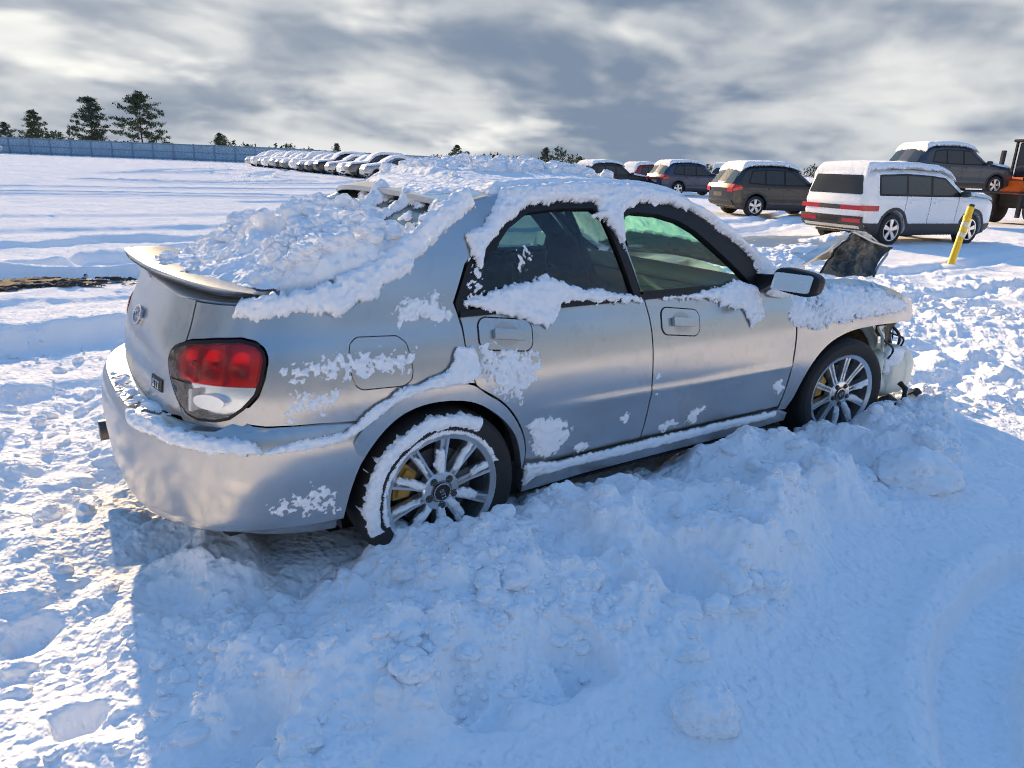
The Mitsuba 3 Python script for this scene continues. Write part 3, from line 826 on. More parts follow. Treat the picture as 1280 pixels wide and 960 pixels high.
def sheet_from(ctrl, nu, nv, thick, wob=0, seed=0, kind=1):
    from scipy.interpolate import RectBivariateSpline
    a, b = np.linspace(0, 1, ctrl.shape[0]), np.linspace(0, 1, ctrl.shape[1])
    uu, vv = np.linspace(0, 1, nu), np.linspace(0, 1, nv)
    P = np.stack([RectBivariateSpline(a, b, ctrl[..., k], kx=min(kind, 3), ky=min(kind, 3))(uu, vv) for k in range(3)], -1).reshape(-1, 3)
    f = grid_faces(nu, nv)
    m = tm(P, f); N = m.vertex_normals.copy()
    if wob: P = P + N * ((meshkit.fbm(P * 7, 4, seed) - .5) * wob)[:, None]
    return solidify(P, N, f, thick)


hood = sheet_from(ctrl, 40, 60, -.012, .03, 3, 2)
put(f'{CAR}__hood', hood, 'm_silver', smooth=30)
put(f'{CAR}__hood_underside', sheet_from(np.array([[(2.49, -.63, .965), (2.60, -.62, .955), (2.75, -.63, .94), (2.98, -.65, .925)],
                                                   [(2.58, -.615, 1.04), (2.72, -.57, 1.03), (2.86, -.58, 1.00), (3.10, -.60, .985)],
                                                   [(2.67, -.605, 1.12), (2.80, -.57, 1.11), (2.97, -.57, 1.07), (3.20, -.58, 1.04)],
                                                   [(2.76, -.605, 1.178), (2.90, -.585, 1.15), (3.03, -.575, 1.115), (3.27, -.56, 1.07)]]), 34, 50, .01, .12, 9, 1), 'm_under', smooth=12)
lab(f'{CAR}__hood_underside', 'dark crumpled underside of the buckled hood')
put(f'{CAR}__hood_edge', tube([(2.76, -.606, 1.183), (2.90, -.587, 1.153), (3.03, -.577, 1.118), (3.27, -.562, 1.073), (3.20, -.59, 1.035), (3.10, -.61, .98), (2.98, -.655, .925)], .008, 8), 'm_silver', smooth=50)
put(f'{CAR}__fender_corner', sheet_from(np.array([[(3.05, .16, .95), (3.18, .24, .93), (3.34, .30, .93)], [(3.02, .18, .99), (3.16, .25, 1.0), (3.30, .30, 1.0)], [(3.1, .22, 1.0), (3.24, .28, 1.055), (3.32, .30, 1.02)]]), 14, 14, .012, .03, 5, 1), 'm_trim', smooth=20)
lab(f'{CAR}__fender_corner', 'dark bent corner of sheet metal sticking up beyond the hood')

# mirrors
for s in (1, -1):
    o = (lambda q: q) if s == 1 else mirror
    hm = trimesh.creation.icosphere(3, 1.0)
    v = hm.vertices; v = np.sign(v) * np.abs(v) ** .62
    v = v / np.abs(v).max(0)
    v = np.stack([.055 * v[:, 0] * np.where(v[:, 0] > 0, 1.4, .55) + 1.775, .105 * v[:, 1] - .972 + .0, .055 * v[:, 2] + 1.010 + .12 * (v[:, 1] * .1)], 1)
    v[:, 0] += (-.25 * (v[:, 1] + .977) + .27 * (v[:, 2] - 1.01)) / .93
    mk = put(f'{CAR}__door_mirror', o(cat_(tm(v, hm.faces), hull([(1.73, -.87, .985), (1.80, -.87, .985), (1.72, -.775, .945), (1.86, -.775, .945), (1.73, -.87, 1.03), (1.80, -.87, 1.03), (1.75, -.765, 1.02), (1.72, -.80, .935), (1.86, -.80, .935)]))), 'm_trim')
    g = aff.scale(box(-.8, -.7, .8, .7).buffer(.22),   .084, .043)
    p, t = tri_poly(g, .03)
    gl = np.stack([1.744 - .018 * (1 - (p[:, 0] / .11) ** 2) + .010 * p[:, 0] / .11 * 0, p[:, 0] - .977, p[:, 1] + 1.010], 1)
    gl[:, 0] = 1.731 - .003 * (1 - (p[:, 0] / .11) ** 2)
    gl[:, 0] += (-.25 * (gl[:, 1] + .977) + .27 * (gl[:, 2] - 1.01)) / .93
    put(f'{mk}__mirror_glass', o(tm(gl, t[:, ::-1])), 'm_mirror', smooth=True)

# wrecked front corner: cavity, liner, tank, debris
put(f'{CAR}__headlight_cavity', sheet_from(np.array([[(3.00, -.73, .668), (3.20, -.71, .655), (3.34, -.62, .64)], [(3.06, -.68, .58), (3.26, -.66, .57), (3.40, -.56, .57)], [(3.18, -.68, .52), (3.32, -.64, .48), (3.38, -.54, .49)]]), 20, 24, .02, .12, 12, 1), 'm_brown_dark', smooth=15)
put(f'{CAR}__headlight_bracket', cat_(hull([(3.20, -.62, .63), (3.24, -.62, .63), (3.20, -.60, .52), (3.26, -.60, .50), (3.22, -.58, .58)]), hull([(3.10, -.66, .64), (3.13, -.66, .64), (3.18, -.62, .50), (3.21, -.62, .50), (3.15, -.63, .57)])), 'm_brown_dark')
put(f'{CAR}__wheel_liner_scrap', sheet_from(np.array([[(2.86, -.80, .665), (2.95, -.78, .66), (3.06, -.74, .64)], [(2.90, -.80, .60), (2.98, -.77, .60), (3.04, -.73, .58)], [(2.95, -.79, .50), (3.00, -.77, .50), (3.03, -.74, .50)]]), 18, 18, .012, .07, 15, 1), 'm_white_plastic', smooth=20)


def superblob(c, s, e, sub=4, ribs=0):
    m = trimesh.creation.icosphere(sub, 1.0); v = m.vertices
    v = np.sign(v) * np.abs(v) ** e
    if ribs: v = v * (1 - .035 * (np.sin(v[:, :1] * ribs) > .55) * [0, 1, 1])
    return tm(v * s + c, m.faces)


tank = superblob((3.155, -.71, .350), (.225, .115, .150), .48, 5, 7.5)
tv = tank.vertices; up_ = np.clip((tv[:, 2] - .39) / .1, 0, 1); tv[:, 0] -= up_ * .02; tv[:, 1] += up_ * .02
k_ = np.exp(-((tv[:, 0] - 3.03) / .03) ** 2 - ((tv[:, 2] - .37) / .06) ** 2); tv[:, 1] += .035 * k_ * (tv[:, 1] < -.7)
put(f'{CAR}__washer_tank', tm(tv, tank.faces), 'm_white_plastic', smooth=40)
lab(f'{CAR}__washer_tank', 'exposed white plastic fluid tank hanging behind the torn front corner')
put(f'{CAR}__washer_tank__filler_neck', tube([(3.03, -.69, .48), (3.02, -.68, .55), (2.99, -.64, .63)], .045, 14), 'm_white_plastic', smooth=40)
for i, pts in enumerate([[(3.08, -.72, .65), (3.14, -.76, .58), (3.20, -.78, .56), (3.24, -.76, .50)], [(3.20, -.68, .63), (3.27, -.72, .56), (3.33, -.70, .50), (3.36, -.66, .42)], [(2.92, -.80, .64), (2.96, -.82, .56), (3.02, -.83, .52), (3.0, -.82, .46)], [(3.28, -.62, .62), (3.36, -.60, .55), (3.39, -.62, .44)]]):
    put(f'{CAR}__loose_wire', tube(smooth_line(pts, 5), .006 + .003 * (i % 2), 6), 'm_trim', smooth=50)
for pts in ([(2.93, -.81, .66), (2.99, -.80, .66), (3.00, -.79, .52), (3.04, -.78, .53), (2.99, -.78, .50)], [(3.24, -.69, .64), (3.30, -.66, .63), (3.33, -.66, .50), (3.36, -.63, .52)]):
    put(f'{CAR}__bent_bracket', hull(pts), 'm_brown_dark')
put(f'{CAR}__bumper_beam', rbox((3.30, .05, .46), (.09, 1.10, .11), .02, rotm(6, (0, 0, 1))), 'm_brown_dark')
# closed inner structure so that gaps stay dark
put(f'{CAR}__inner_sill', rbox((1.20, -.70, .34), (1.72, .12, .34), .02), 'm_black')
put(f'{CAR}__inner_sill', rbox((1.20, .70, .34), (1.72, .12, .34), .02), 'm_black')
put(f'{CAR}__floor_pan', cat_(rbox((1.28, 0, .24), (1.75, 1.50, .08), .02), rbox((-.48, 0, .36), (.60, 1.36, .30), .08), rbox((.45, 0, .42), (.10, 1.52, .40), .02), rbox((2.02, 0, .60), (.06, 1.46, .66), .02), rbox((2.45, 0, .50), (.9, .9, .5), .05)), 'm_black')
for cx in (0, 2.54):
    both('wheel_housing', None, None, 'm_black', mesh=(lambda m: (m.apply_translation((cx, 0, .317)), m)[1])(cat_(lathe([(.385, .83 if cx == 0 else .78), (.40, .48)], 30, math.pi * 1.1, -.05 * math.pi), lathe([(.40, .48), (.02, .47)], 30))))


# wheels
def wheel(cx, mir, steer=0.0, fine=True):
    base = trimesh.transformations.translation_matrix((cx, -.75, .317)) @ rotm(-steer, (0, 0, 1))
    def fin(m):
        m = m.copy(); m.apply_transform(base)
        return mirror(m) if mir else m
    k = freekey(f'{CAR}__wheel')
    p = lambda nm, m, mat, sm=35: put(f'{k}__{nm}', fin(m), mat, smooth=sm)
    tyre = lathe([(.222, .100), (.236, .108), (.262, .119), (.288, .117), (.303, .106), (.313, .090), (.317, .05), (.317, 0), (.317, -.05), (.313, -.09), (.30, -.108), (.262, -.118), (.222, -.1)], 96)
    v = tyre.vertices; r = np.hypot(v[:, 0], v[:, 2]); th = np.arctan2(v[:, 2], v[:, 0])
    groove = (r > .315) * (np.arange(len(v)) // 13 % 2) * .004
    v = v * (1 - np.stack([groove / r, 0 * r, groove / r], 1))
    p('tyre', tm(v, tyre.faces), 'm_rubber', 30)
    p('rim', cat_(lathe([(.205, .060), (.208, .096), (.222, .104), (.229, .108), (.232, .104), (.230, .094), (.214, .088), (.200, .02), (.185, -.09)], 72)), 'm_alloy', 40)
    p('brake_disc', cat_(lathe([(.06, .035), (.155, .035), (.155, .015), (.06, .015)], 48)), 'm_dark_metal', 30)
    p('barrel_back', lathe([(.2, -.09), (.02, -.09)], 32), 'm_black')
    ang = math.radians(160)
    cal = [(r_ * math.cos(a), -w, r_ * math.sin(a)) for a in np.linspace(ang - .42, ang + .42, 7) for r_, w in ((.115, .052), (.178, .052), (.182, -.01), (.115, -.01))]
    cal2 = [hull(cal)]
    for a in (ang - .22, ang + .22): cal2.append(hull([(r_ * math.cos(a + q), -w, r_ * math.sin(a + q)) for q in (-.12, .12) for r_, w in ((.125, .068), (.165, .066), (.12, .05), (.17, .05))]))
    p('brake_caliper', cat_(*cal2), 'm_gold', 30)
    if not fine:
        p('rim_face', lathe([(.205, .09), (.05, .085), (.0, .09)], 40), 'm_dark_metal'); return k
    for i in range(10):
        a = math.radians(90 - 3 + 36 * i)
        bars = []
        for q in (-1, 1):
            P_ = []
            for r_, w, hw, o_ in ((.040, .086, .0075, .0105), (.12, .088, .0065, .0100), (.213, .098, .0075, .0135)):
                for dw, dh in ((0, .7), (0, -.7), (-.006, 1), (-.006, -1), (-.034, 1), (-.034, -1)):
                    P_.append((r_, -(w + dw), q * o_ + hw * dh * .95))
            P_ = np.array(P_); n_ = 6
            bars += [hull(P_[0:12]), hull(P_[6:18])]
        bars.append(hull([(r_, -w, h_) for r_, w, hh in ((.04, .078, .012), (.213, .090, .016)) for h_ in (-hh, hh) for w in (w, w - .02)]))
        m = cat_(*bars)
        m.apply_transform(trimesh.transformations.rotation_matrix(-a, (0, 1, 0)))
        p('spoke', m, 'm_alloy', 30)
    p('hub', lathe([(.078, .05), (.076, .086), (.070, .092), (.045, .094), (.040, .090), (0, .090)], 40), 'm_alloy', 30)
    cap = p('centre_cap', lathe([(.036, .088), (.036, .097), (.033, .099), (.030, .0975), (0, .098)], 36), 'm_black', 25)
    tx = meshkit.text_mesh('STI', .017, .002, True); tv_ = tx.vertices; c_ = tv_.mean(0)
    w_ = np.stack([tv_[:, 0] - c_[0], -.0985 - tv_[:, 2], tv_[:, 1] - c_[1]], 1)
    m = tm(w_, tx.faces); m.apply_transform(trimesh.transformations.rotation_matrix(math.radians(72 if cx == 0 else -20), (0, 1, 0)))
    p('cap_lettering', m, 'm_chrome', 20)
    p('cap_ring', lathe([(.034, .097), (.035, .0995), (.032, .100), (.031, .0975)], 36), 'm_chrome', 30)
    for i in range(5):
        a = math.radians(55 + 72 * i)
        m = cat_(lathe([(.016, .086), (.015, .094), (.011, .094)], 16), lathe([(.0105, .088), (.0105, .101), (.008, .104), (0, .104)], 6)); m.apply_translation((.054 * math.cos(a), 0, .054 * math.sin(a)))
        p('lug_nut', m, 'm_dark_metal', 20)
    return k


wheel(0, False); wheel(2.54, False, 8.8); wheel(0, True, 0, False); wheel(2.54, True, 8.8, False)

# cabin
def seat(x, y, w=.50, head=True):
    tl = rotm(-14, (0, 1, 0))
    k = freekey(f'{CAR}__seat')
    put(f'{k}__cushion', rbox((x + .26, y, .42), (.52, w, .16), .05), 'm_fabric')
    put(f'{k}__backrest', rbox((x - .06, y, .72), (.14, w * .96, .60), .06, tl), 'm_fabric')
    if head: put(f'{k}__headrest', rbox((x - .165, y, 1.10), (.09, .26, .17), .04, tl), 'm_fabric')


seat(1.06, -.37); seat(1.06, .37); seat(.36, -.36, .62); seat(.36, .36, .62)
put(f'{CAR}__dashboard', cat_(rbox((1.76, 0, .80), (.34, 1.40, .24), .08), rbox((1.84, 0, .925), (.34, 1.36, .07), .03)), 'm_dash', smooth=50)
for y in (-.58, -.48): put(f'{CAR}__air_vent', rbox((1.585, y, .84), (.02, .085, .065), .008), 'm_black')
put(f'{CAR}__steering_wheel', (lambda m: (m.apply_transform(trimesh.transformations.translation_matrix((1.50, .37, .86)) @ rotm(65, (0, 1, 0))), m)[1])(trimesh.creation.torus(.18, .016, 40, 10)), 'm_black', smooth=True)
put(f'{CAR}__rear_shelf', rbox((-.10, 0, .955), (.62, 1.36, .04), .015), 'm_fabric')
put(f'{CAR}__headliner', top_mesh(.30, 1.28, -.96, .96, 10, 12, 0, -.035), 'm_fabric', smooth=True)


# ================================================================ SNOW LYING ON THE SEDAN
def snow(name, mesh, label, mat='m_snow', smooth=True):
    if mesh is None: return None
    k = put(name, mesh, mat, smooth=smooth)
    lab(k, label, 'snow', kind='stuff')
    return k


def snow_top(poly, thick, base, res=.008, edge=.06, rag=.6, seed=0, drop=.0):
    """a heightfield of snow over a top surface: thick(x, y) is its depth well inside the outline"""
    x0, y0, x1, y1 = poly.bounds
    X, Y = np.meshgrid(np.arange(x0 - .03, x1 + .03, res), np.arange(y0 - .03, y1 + .03, res), indexing='ij')
    s = sdist(X.ravel(), Y.ravel(), poly).reshape(X.shape) + rag * edge * (fb(X, Y, 14, 4, seed) - .5) * 2
    k = np.sqrt(np.clip(s / edge, 0, 1))
    h = thick(X, Y) * k
    Z = base(X, Y) + h - .002 - drop * (1 - k)
    f = grid_faces(*X.shape)
    f = f[(h.ravel()[f] > .002).sum(1) >= 2]
    P = np.stack([X.ravel(), Y.ravel(), Z.ravel()], 1)
    n = np.cross(P[f[0, 1]] - P[f[0, 0]], P[f[0, 2]] - P[f[0, 0]])
    if n[2] < 0: f = f[:, ::-1]
    return compact(P, f)


def clod_field(x, y, seed, big=.16):
    wx, wy = x + .05 * (fb(x, y, 6, 3, seed) - .5), y + .05 * (fb(x, y, 6, 3, seed + 1) - .5)
    return lumps(wx, wy, big, seed + 2, .2, .62, .8) * .55 + lumps(wx, wy, big * .45, seed + 6, .2, .62, .75) * .6 + lumps(wx, wy, big * .2, seed + 12, .2, .6, .6) * .5 + (fb(x, y, 30, 3, seed + 15) - .5) * .010


xr = np.linspace(.335, 1.46, 40)
roof_poly = Polygon(list(zip(xr, -yrail(xr) + .004)) + list(zip(xr[::-1], yrail(xr[::-1]) - .02)))


def roof_thick(x, y):
    t = .040 + .020 * fb(x, y, 3, 3, 401)
    far = sstep(-.15, .25, y) * sstep(.25, .40, x) * (1 - .5 * sstep(1.0, 1.4, x))
    back = sstep(.55, .30, np.abs(x - .36) * 2) * sstep(-.5, -.05, y)
    m = np.clip(far + back, 0, 1)
    return t * (1 - .55 * sstep(.1, -.3, y) * sstep(.2, .45, x) * sstep(-.55, -.42, y)) + m * (.004 + clod_field(x, y, 410, .18) * .42 * sstep(.32, .55, fb(x, y, 3.1, 2, 409)) + .02 * fb(x, y, 5, 3, 405)) + (fb(x, y, 55, 3, 421) - .5) * .007


pts_, g_ = churn_points(900, .011, .052, 1.4, 431, (.36, 1.35, -.35, .60), lambda x, y: sstep(-.30, .15, y) * sstep(.38, .56, fb(x, y, 4, 2, 432)) * (sdist(x, y, roof_poly) > .05))
rtop = lambda x, y: topz(x, y) + roof_thick(x, y)
snow('roof_snow', cat_(snow_top(roof_poly, roof_thick, topz, .007, .055, .3, 430), scatter(pts_, rtop, g_)), 'lumpy snow blanket on the roof of the crashed silver sedan')
C_ROOF = [(.36, 1.36), (.27, 1.26), (.175, 1.235), (.19, 1.13), (.22, 1.10), (.25, 1.17), (.36, 1.255), (.49, 1.325), (.64, 1.340), (.84, 1.338), (.85, 1.31), (.80, 1.29), (.87, 1.26), (.90, 1.21), (.94, 1.15), (.965, 1.29), (1.09, 1.338), (1.26, 1.33), (1.39, 1.302), (1.49, 1.255), (1.56, 1.205), (1.68, 1.135), (1.74, 1.075), (1.75, .98), (1.81, .91), (1.96, .90), (1.96, 1.0), (1.80, 1.085), (1.62, 1.235), (1.48, 1.315), (1.3, 1.385), (1.1, 1.415), (.8, 1.42), (.5, 1.405), (.38, 1.39)]


def UPL(u, z): return body(u, z, 0, .004)


snow('roof_edge_snow', snow_patch(UPL, C_ROOF, .034, .022, .35, .0055, 440, lump=.28), 'band of snow hanging over the door tops of the crashed sedan')
snow('window_ledge_snow', snow_patch(UPL, [(.11, 1.0), (.23, 1.03), (.32, 1.05), (.38, 1.06), (.5, 1.075), (.57, 1.055), (.67, 1.02), (.81, 1.0), (.985, .97), (.985, .94), (.8, .95), (.55, .962), (.52, .90), (.46, .885), (.37, .92), (.25, .945), (.17, .975)], .024, .026, .8, .005, 450, holes=.22), 'snow heaped along the sill of the rear side window')
snow('front_ledge_snow', snow_patch(UPL, [(.99, .955), (1.2, .962), (1.48, .975), (1.62, 1.0), (1.74, .96), (1.76, .82), (1.66, .79), (1.60, .87), (1.46, .89), (1.44, .92), (1.2, .935)], .022, .026, .8, .005, 460, holes=.22), 'snow along the sill of the front side window near the mirror')
snow('pillar_snow', snow_patch(UPL, [(.175, 1.24), (.24, 1.23), (.25, 1.15), (.235, 1.04), (.20, .97), (.10, .945), (.10, 1.0), (.16, 1.08)], .008, .03, .9, .005, 470, holes=.52), 'thin frost streaks on the pillar behind the rear side window')
DS = lambda u, z: door_surf(u, z) + np.array([0, -.0005, 0])
for nm, pl, th, ho, lb in (
        ('door_frost', [(.13, .86), (.25, .87), (.42, .82), (.44, .74), (.38, .66), (.33, .58), (.24, .64), (.14, .74)], .007, .50, 'frosty snow crust below the rear door handle'),
        ('door_frost', [(.36, .53), (.42, .55), (.48, .54), (.55, .53), (.60, .45), (.56, .38), (.47, .335), (.40, .39)], .007, .42, 'white snow splat low on the rear door behind the wheel arch'),
        ('door_frost', [(.61, .37), (.65, .39), (.71, .375), (.64, .34)], .007, .2, 'short snow smear near the bottom edge of the rear door'),
        ('door_frost', [(1.27, .37), (1.29, .41), (1.37, .445), (1.41, .415), (1.34, .36)], .008, .15, 'slanting snow smear near the bottom of the front door'),
        ('door_frost', [(1.10, .38), (1.19, .41), (1.24, .37), (1.12, .345)], .006, .35, 'small snow flecks behind the slanting smear on the front door'),
        ('door_frost', [(1.88, .47), (1.94, .49), (1.99, .43), (1.94, .40)], .007, .2, 'small snow spot at the front lower corner of the front door'),
        ('door_frost', [(.86, .47), (.89, .49), (.92, .46), (.88, .41)], .006, .3, 'tiny snow flecks on the rear door below the crease'),
        ('door_frost', [(1.02, .62), (1.05, .70), (1.09, .64), (1.07, .52), (1.04, .50)], .004, .54, 'thin frost flecks just ahead of the gap between the doors')):
    snow(nm, snow_patch(DS, pl, th, .034, .9, .004, 480 + int(pl[0][0] * 99), holes=ho, hole_scale=55), lb)
snow('quarter_frost', snow_patch(UP, [(-.58, .855), (-.43, .88), (-.34, .895), (-.21, .885), (-.09, .87), (-.09, .775), (-.33, .775), (-.44, .79), (-.58, .785)], .0045, .045, 1.0, .004, 500, holes=.49), 'frost streak across the fuel flap')
snow('quarter_frost', snow_patch(UP, [(-.56, .79), (-.45, .78), (-.35, .775), (-.36, .72), (-.44, .66), (-.55, .67)], .004, .045, 1.0, .004, 510, holes=.52), 'patchy frost between the tail light and the wheel arch')
snow('quarter_frost', snow_patch(UP, [(-.15, 1.02), (.02, 1.05), (.09, .98), (.06, .935), (-.15, .935)], .009, .032, .9, .0045, 520, holes=.44), 'snow patch left of the rear window corner')
FL = lambda u, z: body(u, z, 0, .012)
snow('arch_snow', snow_patch(FL, [(-.66, .585), (-.55, .605), (-.37, .625), (-.27, .69), (-.17, .745), (-.08, .76), (.02, .79), (.06, .86), (.13, .86), (.15, .75), (.10, .728), (.02, .728), (-.08, .722), (-.18, .70), (-.27, .645), (-.36, .592), (-.55, .57), (-.66, .56)], .016, .012, .7, .005, 530, holes=.12), 'snow line lying on the lip over the rear wheel arch')
snow('sill_snow', snow_patch(lambda u, z: body(u, z, 0, .016), [(.36, .25), (.42, .285), (.56, .29), (.86, .286), (1.21, .284), (1.68, .283), (1.93, .283), (1.95, .318), (1.66, .330), (1.19, .334), (.84, .334), (.56, .334), (.36, .36)], .016, .012, .6, .005, 540, holes=.18), 'strip of snow on the side sill under both doors')
snow('fender_snow', snow_patch(lambda u, z: fender_surf(u, z) + np.array([0, -.001, 0]), [(1.80, .90), (1.94, .82), (1.985, .75), (2.07, .715), (2.24, .70), (2.45, .73), (2.79, .74), (3.0, .73), (3.19, .72), (3.18, .775), (3.08, .82), (2.82, .905), (2.45, .942), (2.13, .945), (1.95, .945)], .011, .045, .9, .005, 550, holes=.46, hole_scale=13), 'patchy crusted snow on the front fender')
snow('bumper_snow', snow_patch(lambda u, z: BU(u, z) + np.array([-.004, -.004, 0]), [(-1.24, .645), (-1.02, .66), (-.86, .64), (-.66, .63), (-.62, .575), (-.82, .585), (-.99, .60), (-1.18, .605)], .024, .016, .8, .005, 560, holes=.15), 'snow clumps on top of the rear bumper corner')
snow('bumper_frost', snow_patch(lambda u, z: BU(u, z), [(-.66, .42), (-.53, .455), (-.44, .50), (-.375, .38), (-.38, .315), (-.64, .335)], .0045, .05, 1.0, .004, 570, holes=.53), 'thin frost low on the rear bumper ahead of the wheel')
# shelf crumbs further round the bumper
def shelf_base(x, y): return .652 + 0 * x
snow('bumper_crumbs', snow_top(Polygon([(-.955, -.30), (-.84, -.52), (-.80, -.50), (-.885, -.25), (-.885, .1), (-.955, .1)]), lambda x, y: np.clip(clod_field(x, y, 580, .07) * 1.0 + .010 * (fb(x, y, 20, 2, 581) - .45), 0, 1), shelf_base, .006, .02, .5, 582), 'loose snow crumbs on the rear bumper below the trunk lid')

# the great heap over the rear screen and the trunk
pile_poly = Polygon([(-.60, -.620), (-.50, -.665), (-.35, -.715), (-.20, -.710), (-.05, -.685), (.10, -.635), (.22, -.58), (.27, -.56), (.27, .58), (.05, .62), (-.30, .70), (-.55, .60), (-.70, .30), (-.79, .20), (-.79, -.05), (-.73, -.30), (-.62, -.52), (-.57, -.62)])


PILE_Z = PC([-.80, -.66, -.50, -.35, -.18, .0, .14, .30], [1.075, 1.105, 1.165, 1.23, 1.272, 1.280, 1.285, 1.28])


def pile_thick(x, y):
    z = PILE_Z(np.clip(x, -.8, .3)) - .085 * sstep(.05, .6, y) * sstep(.05, -.2, x) - .04 * sstep(-.35, -.65, y) + .05 * (fb(x, y, 3.5, 3, 602) - .5)
    core = sstep(-.70, -.40, x)
    return np.maximum(z - deck_base(x, y), .008) * (.65 + .35 * core) + (clod_field(x, y, 610, .17) * 1.25 - .025) * (.35 + .75 * core) * sstep(.28, .10, x)


def deck_base(x, y):
    z = topz(x, y)
    xl = np.interp(y, [-.66, 0, .66], [-.36, -.54, -.50])
    w = sstep(xl + .03, xl - .05, x) * (np.abs(y) < .66) * (x > -.82)
    return z + np.maximum(1.072 - z, 0) * w


pile = snow_top(pile_poly, pile_thick, deck_base, .006, .07, .5, 620)
pts_, g_ = churn_points(2200, .009, .055, 1.5, 621, (-.74, .07, -.70, .60), lambda x, y: (sdist(x, y, pile_poly) > .03) * (.15 + .85 * sstep(-.62, -.40, x)) * sstep(.07, -.02, x) * sstep(.40, .56, fb(x, y, 5, 2, 622)))
ptop = lambda x, y: deck_base(x, y) + pile_thick(x, y)
snow('trunk_snow', cat_(pile, scatter(pts_, ptop, g_)), 'big heap of clodded snow over the rear window and trunk')
snow('trunk_edge_snow', snow_patch(UP, [(-.73, .985), (-.56, .985), (-.45, 1.0), (-.35, .985), (-.21, 1.04), (-.06, 1.12), (.10, 1.235), (.25, 1.325), (.25, 1.40), (.1, 1.335), (-.05, 1.245), (-.2, 1.155), (-.35, 1.10), (-.42, 1.085), (-.6, 1.06), (-.70, 1.05)], .040, .026, .8, .005, 630), 'powdery fringe of snow below the heap on the trunk')
# roof spoiler snow and screen snow
snow('spoiler_snow', snow_top(Polygon([(.14, -.42), (.33, -.54), (.36, .52), (.28, .48), (.20, .25), (.12, -.1)]), lambda x, y: .006 + .014 * fb(x, y, 12, 3, 640) + np.clip(clod_field(x, y, 641, .12) * .6 * sstep(-.05, .12, y) * sstep(.22, .34, x), 0, 1), lambda x, y: np.interp(x, [.10, .30, .38], [1.366, 1.412, 1.400]) - .045 * (np.abs(y) / .59) ** 2, .007, .04, .7, 642), 'snow crust on the roof spoiler lip')
scr = snow_patch(lambda u, v: top(u, v / .70), Polygon([(1.36, -.66), (1.99, -.63), (2.0, 0), (1.99, .62), (1.36, .64)]), .02, .05, .8, .014, 650, holes=.10, hole_scale=7)
snow('windscreen_snow', scr, 'thin translucent snow on the windscreen of the crashed sedan', 'm_snow_thin')
cow = Polygon([(1.72, -.74), (1.86, -.72), (2.10, -.72), (2.32, -.66), (2.30, .5), (1.98, .66), (1.88, .3), (1.90, -.3), (1.80, -.62)])


def hood_z(x, y):
    from scipy.interpolate import LinearNDInterpolator
    p = hood.vertices[: len(hood.vertices) // 2]
    f = LinearNDInterpolator(p[:, :2], p[:, 2])
    z = f(x, y)
    return np.where(np.isnan(z), -9, z)


def cowl_base(x, y):
    a = np.where(x < 2.05, topz(np.minimum(x, 2.04), np.clip(y, -.71, .71)), .955)
    return np.maximum(a, hood_z(x, y)) + .002


snow('cowl_snow', snow_top(cow, lambda x, y: .035 + .035 * fb(x, y, 6, 3, 660) + clod_field(x, y, 661, .10) * .5, cowl_base, .008, .06, .6, 662), 'snow piled at the foot of the windscreen behind the hood')
hp = Polygon([(2.3, -.60), (2.70, -.56), (3.0, -.50), (3.05, .45), (2.3, .5)])
snow('hood_snow', snow_top(hp, lambda x, y: .010 * sstep(.44, .56, fb(x, y, 9, 4, 670)) + .020 * sstep(-.30, -.52, y) * sstep(.40, .55, fb(x, y, 12, 3, 671)), lambda x, y: hood_z(x, y) + .003, .008, .03, .8, 672), 'thin snow patches on the buckled hood')
snow('mirror_snow', snow_patch(lambda u, v: np.stack([1.7305 + 0 * u, -.977 - u, 1.010 + v], -1) + np.stack([(.25 * u + .27 * v) / .93 - .004, 0 * u, 0 * u], -1), [(-.078, -.034), (.062, -.034), (.074, -.005), (.076, .012), (.02, .010), (-.04, .018), (-.078, .014)], .005, .008, .5, .003, 680, flip=True), 'snow clinging to the glass of the door mirror')
snow('window_frost', snow_patch(lambda u, z: body(u, z, 0, -.012), [(.36, 1.16), (.47, 1.23), (.50, 1.20), (.46, 1.08), (.56, 1.07), (.60, 1.10), (.55, 1.03), (.42, 1.06), (.36, 1.10)], .004, .01, 1.2, .0035, 690, holes=.56, hole_scale=90), 'speckled frost on the rear side window')

# snow packed on the wheels and over the tank
def wheel_face(cx, w, steer=0.0):
    c, s = math.cos(-steer), math.sin(-steer)
    def f(u, v):
        r = np.hypot(u, v)
        ww = w(r)
        return np.stack([cx + u * c + ww * s, -.75 + u * s - ww * c, .317 + v], -1)
    return f


TW = PC([0, .05, .2, .222, .236, .262, .288, .303, .313, .3165, .32], [.092, .092, .094, .104, .108, .119, .117, .106, .090, .05, .03])
arc = lambda a0, a1, r0, r1: [(r0 * math.cos(t), r0 * math.sin(t)) for t in np.radians(np.linspace(a0, a1, 26))] + [(r1 * math.cos(t), r1 * math.sin(t)) for t in np.radians(np.linspace(a1, a0, 26))]
snow('tyre_snow', snow_patch(wheel_face(0, TW), arc(58, 200, .258, .310), .014, .014, .8, .004, 700, holes=.05), 'arc of snow packed on the rear tyre sidewall')
snow('tyre_snow', snow_patch(wheel_face(0, TW), arc(20, 200, .226, .246), .007, .008, 1.0, .004, 703, holes=.30), 'thin broken ring of snow around the rear rim edge')


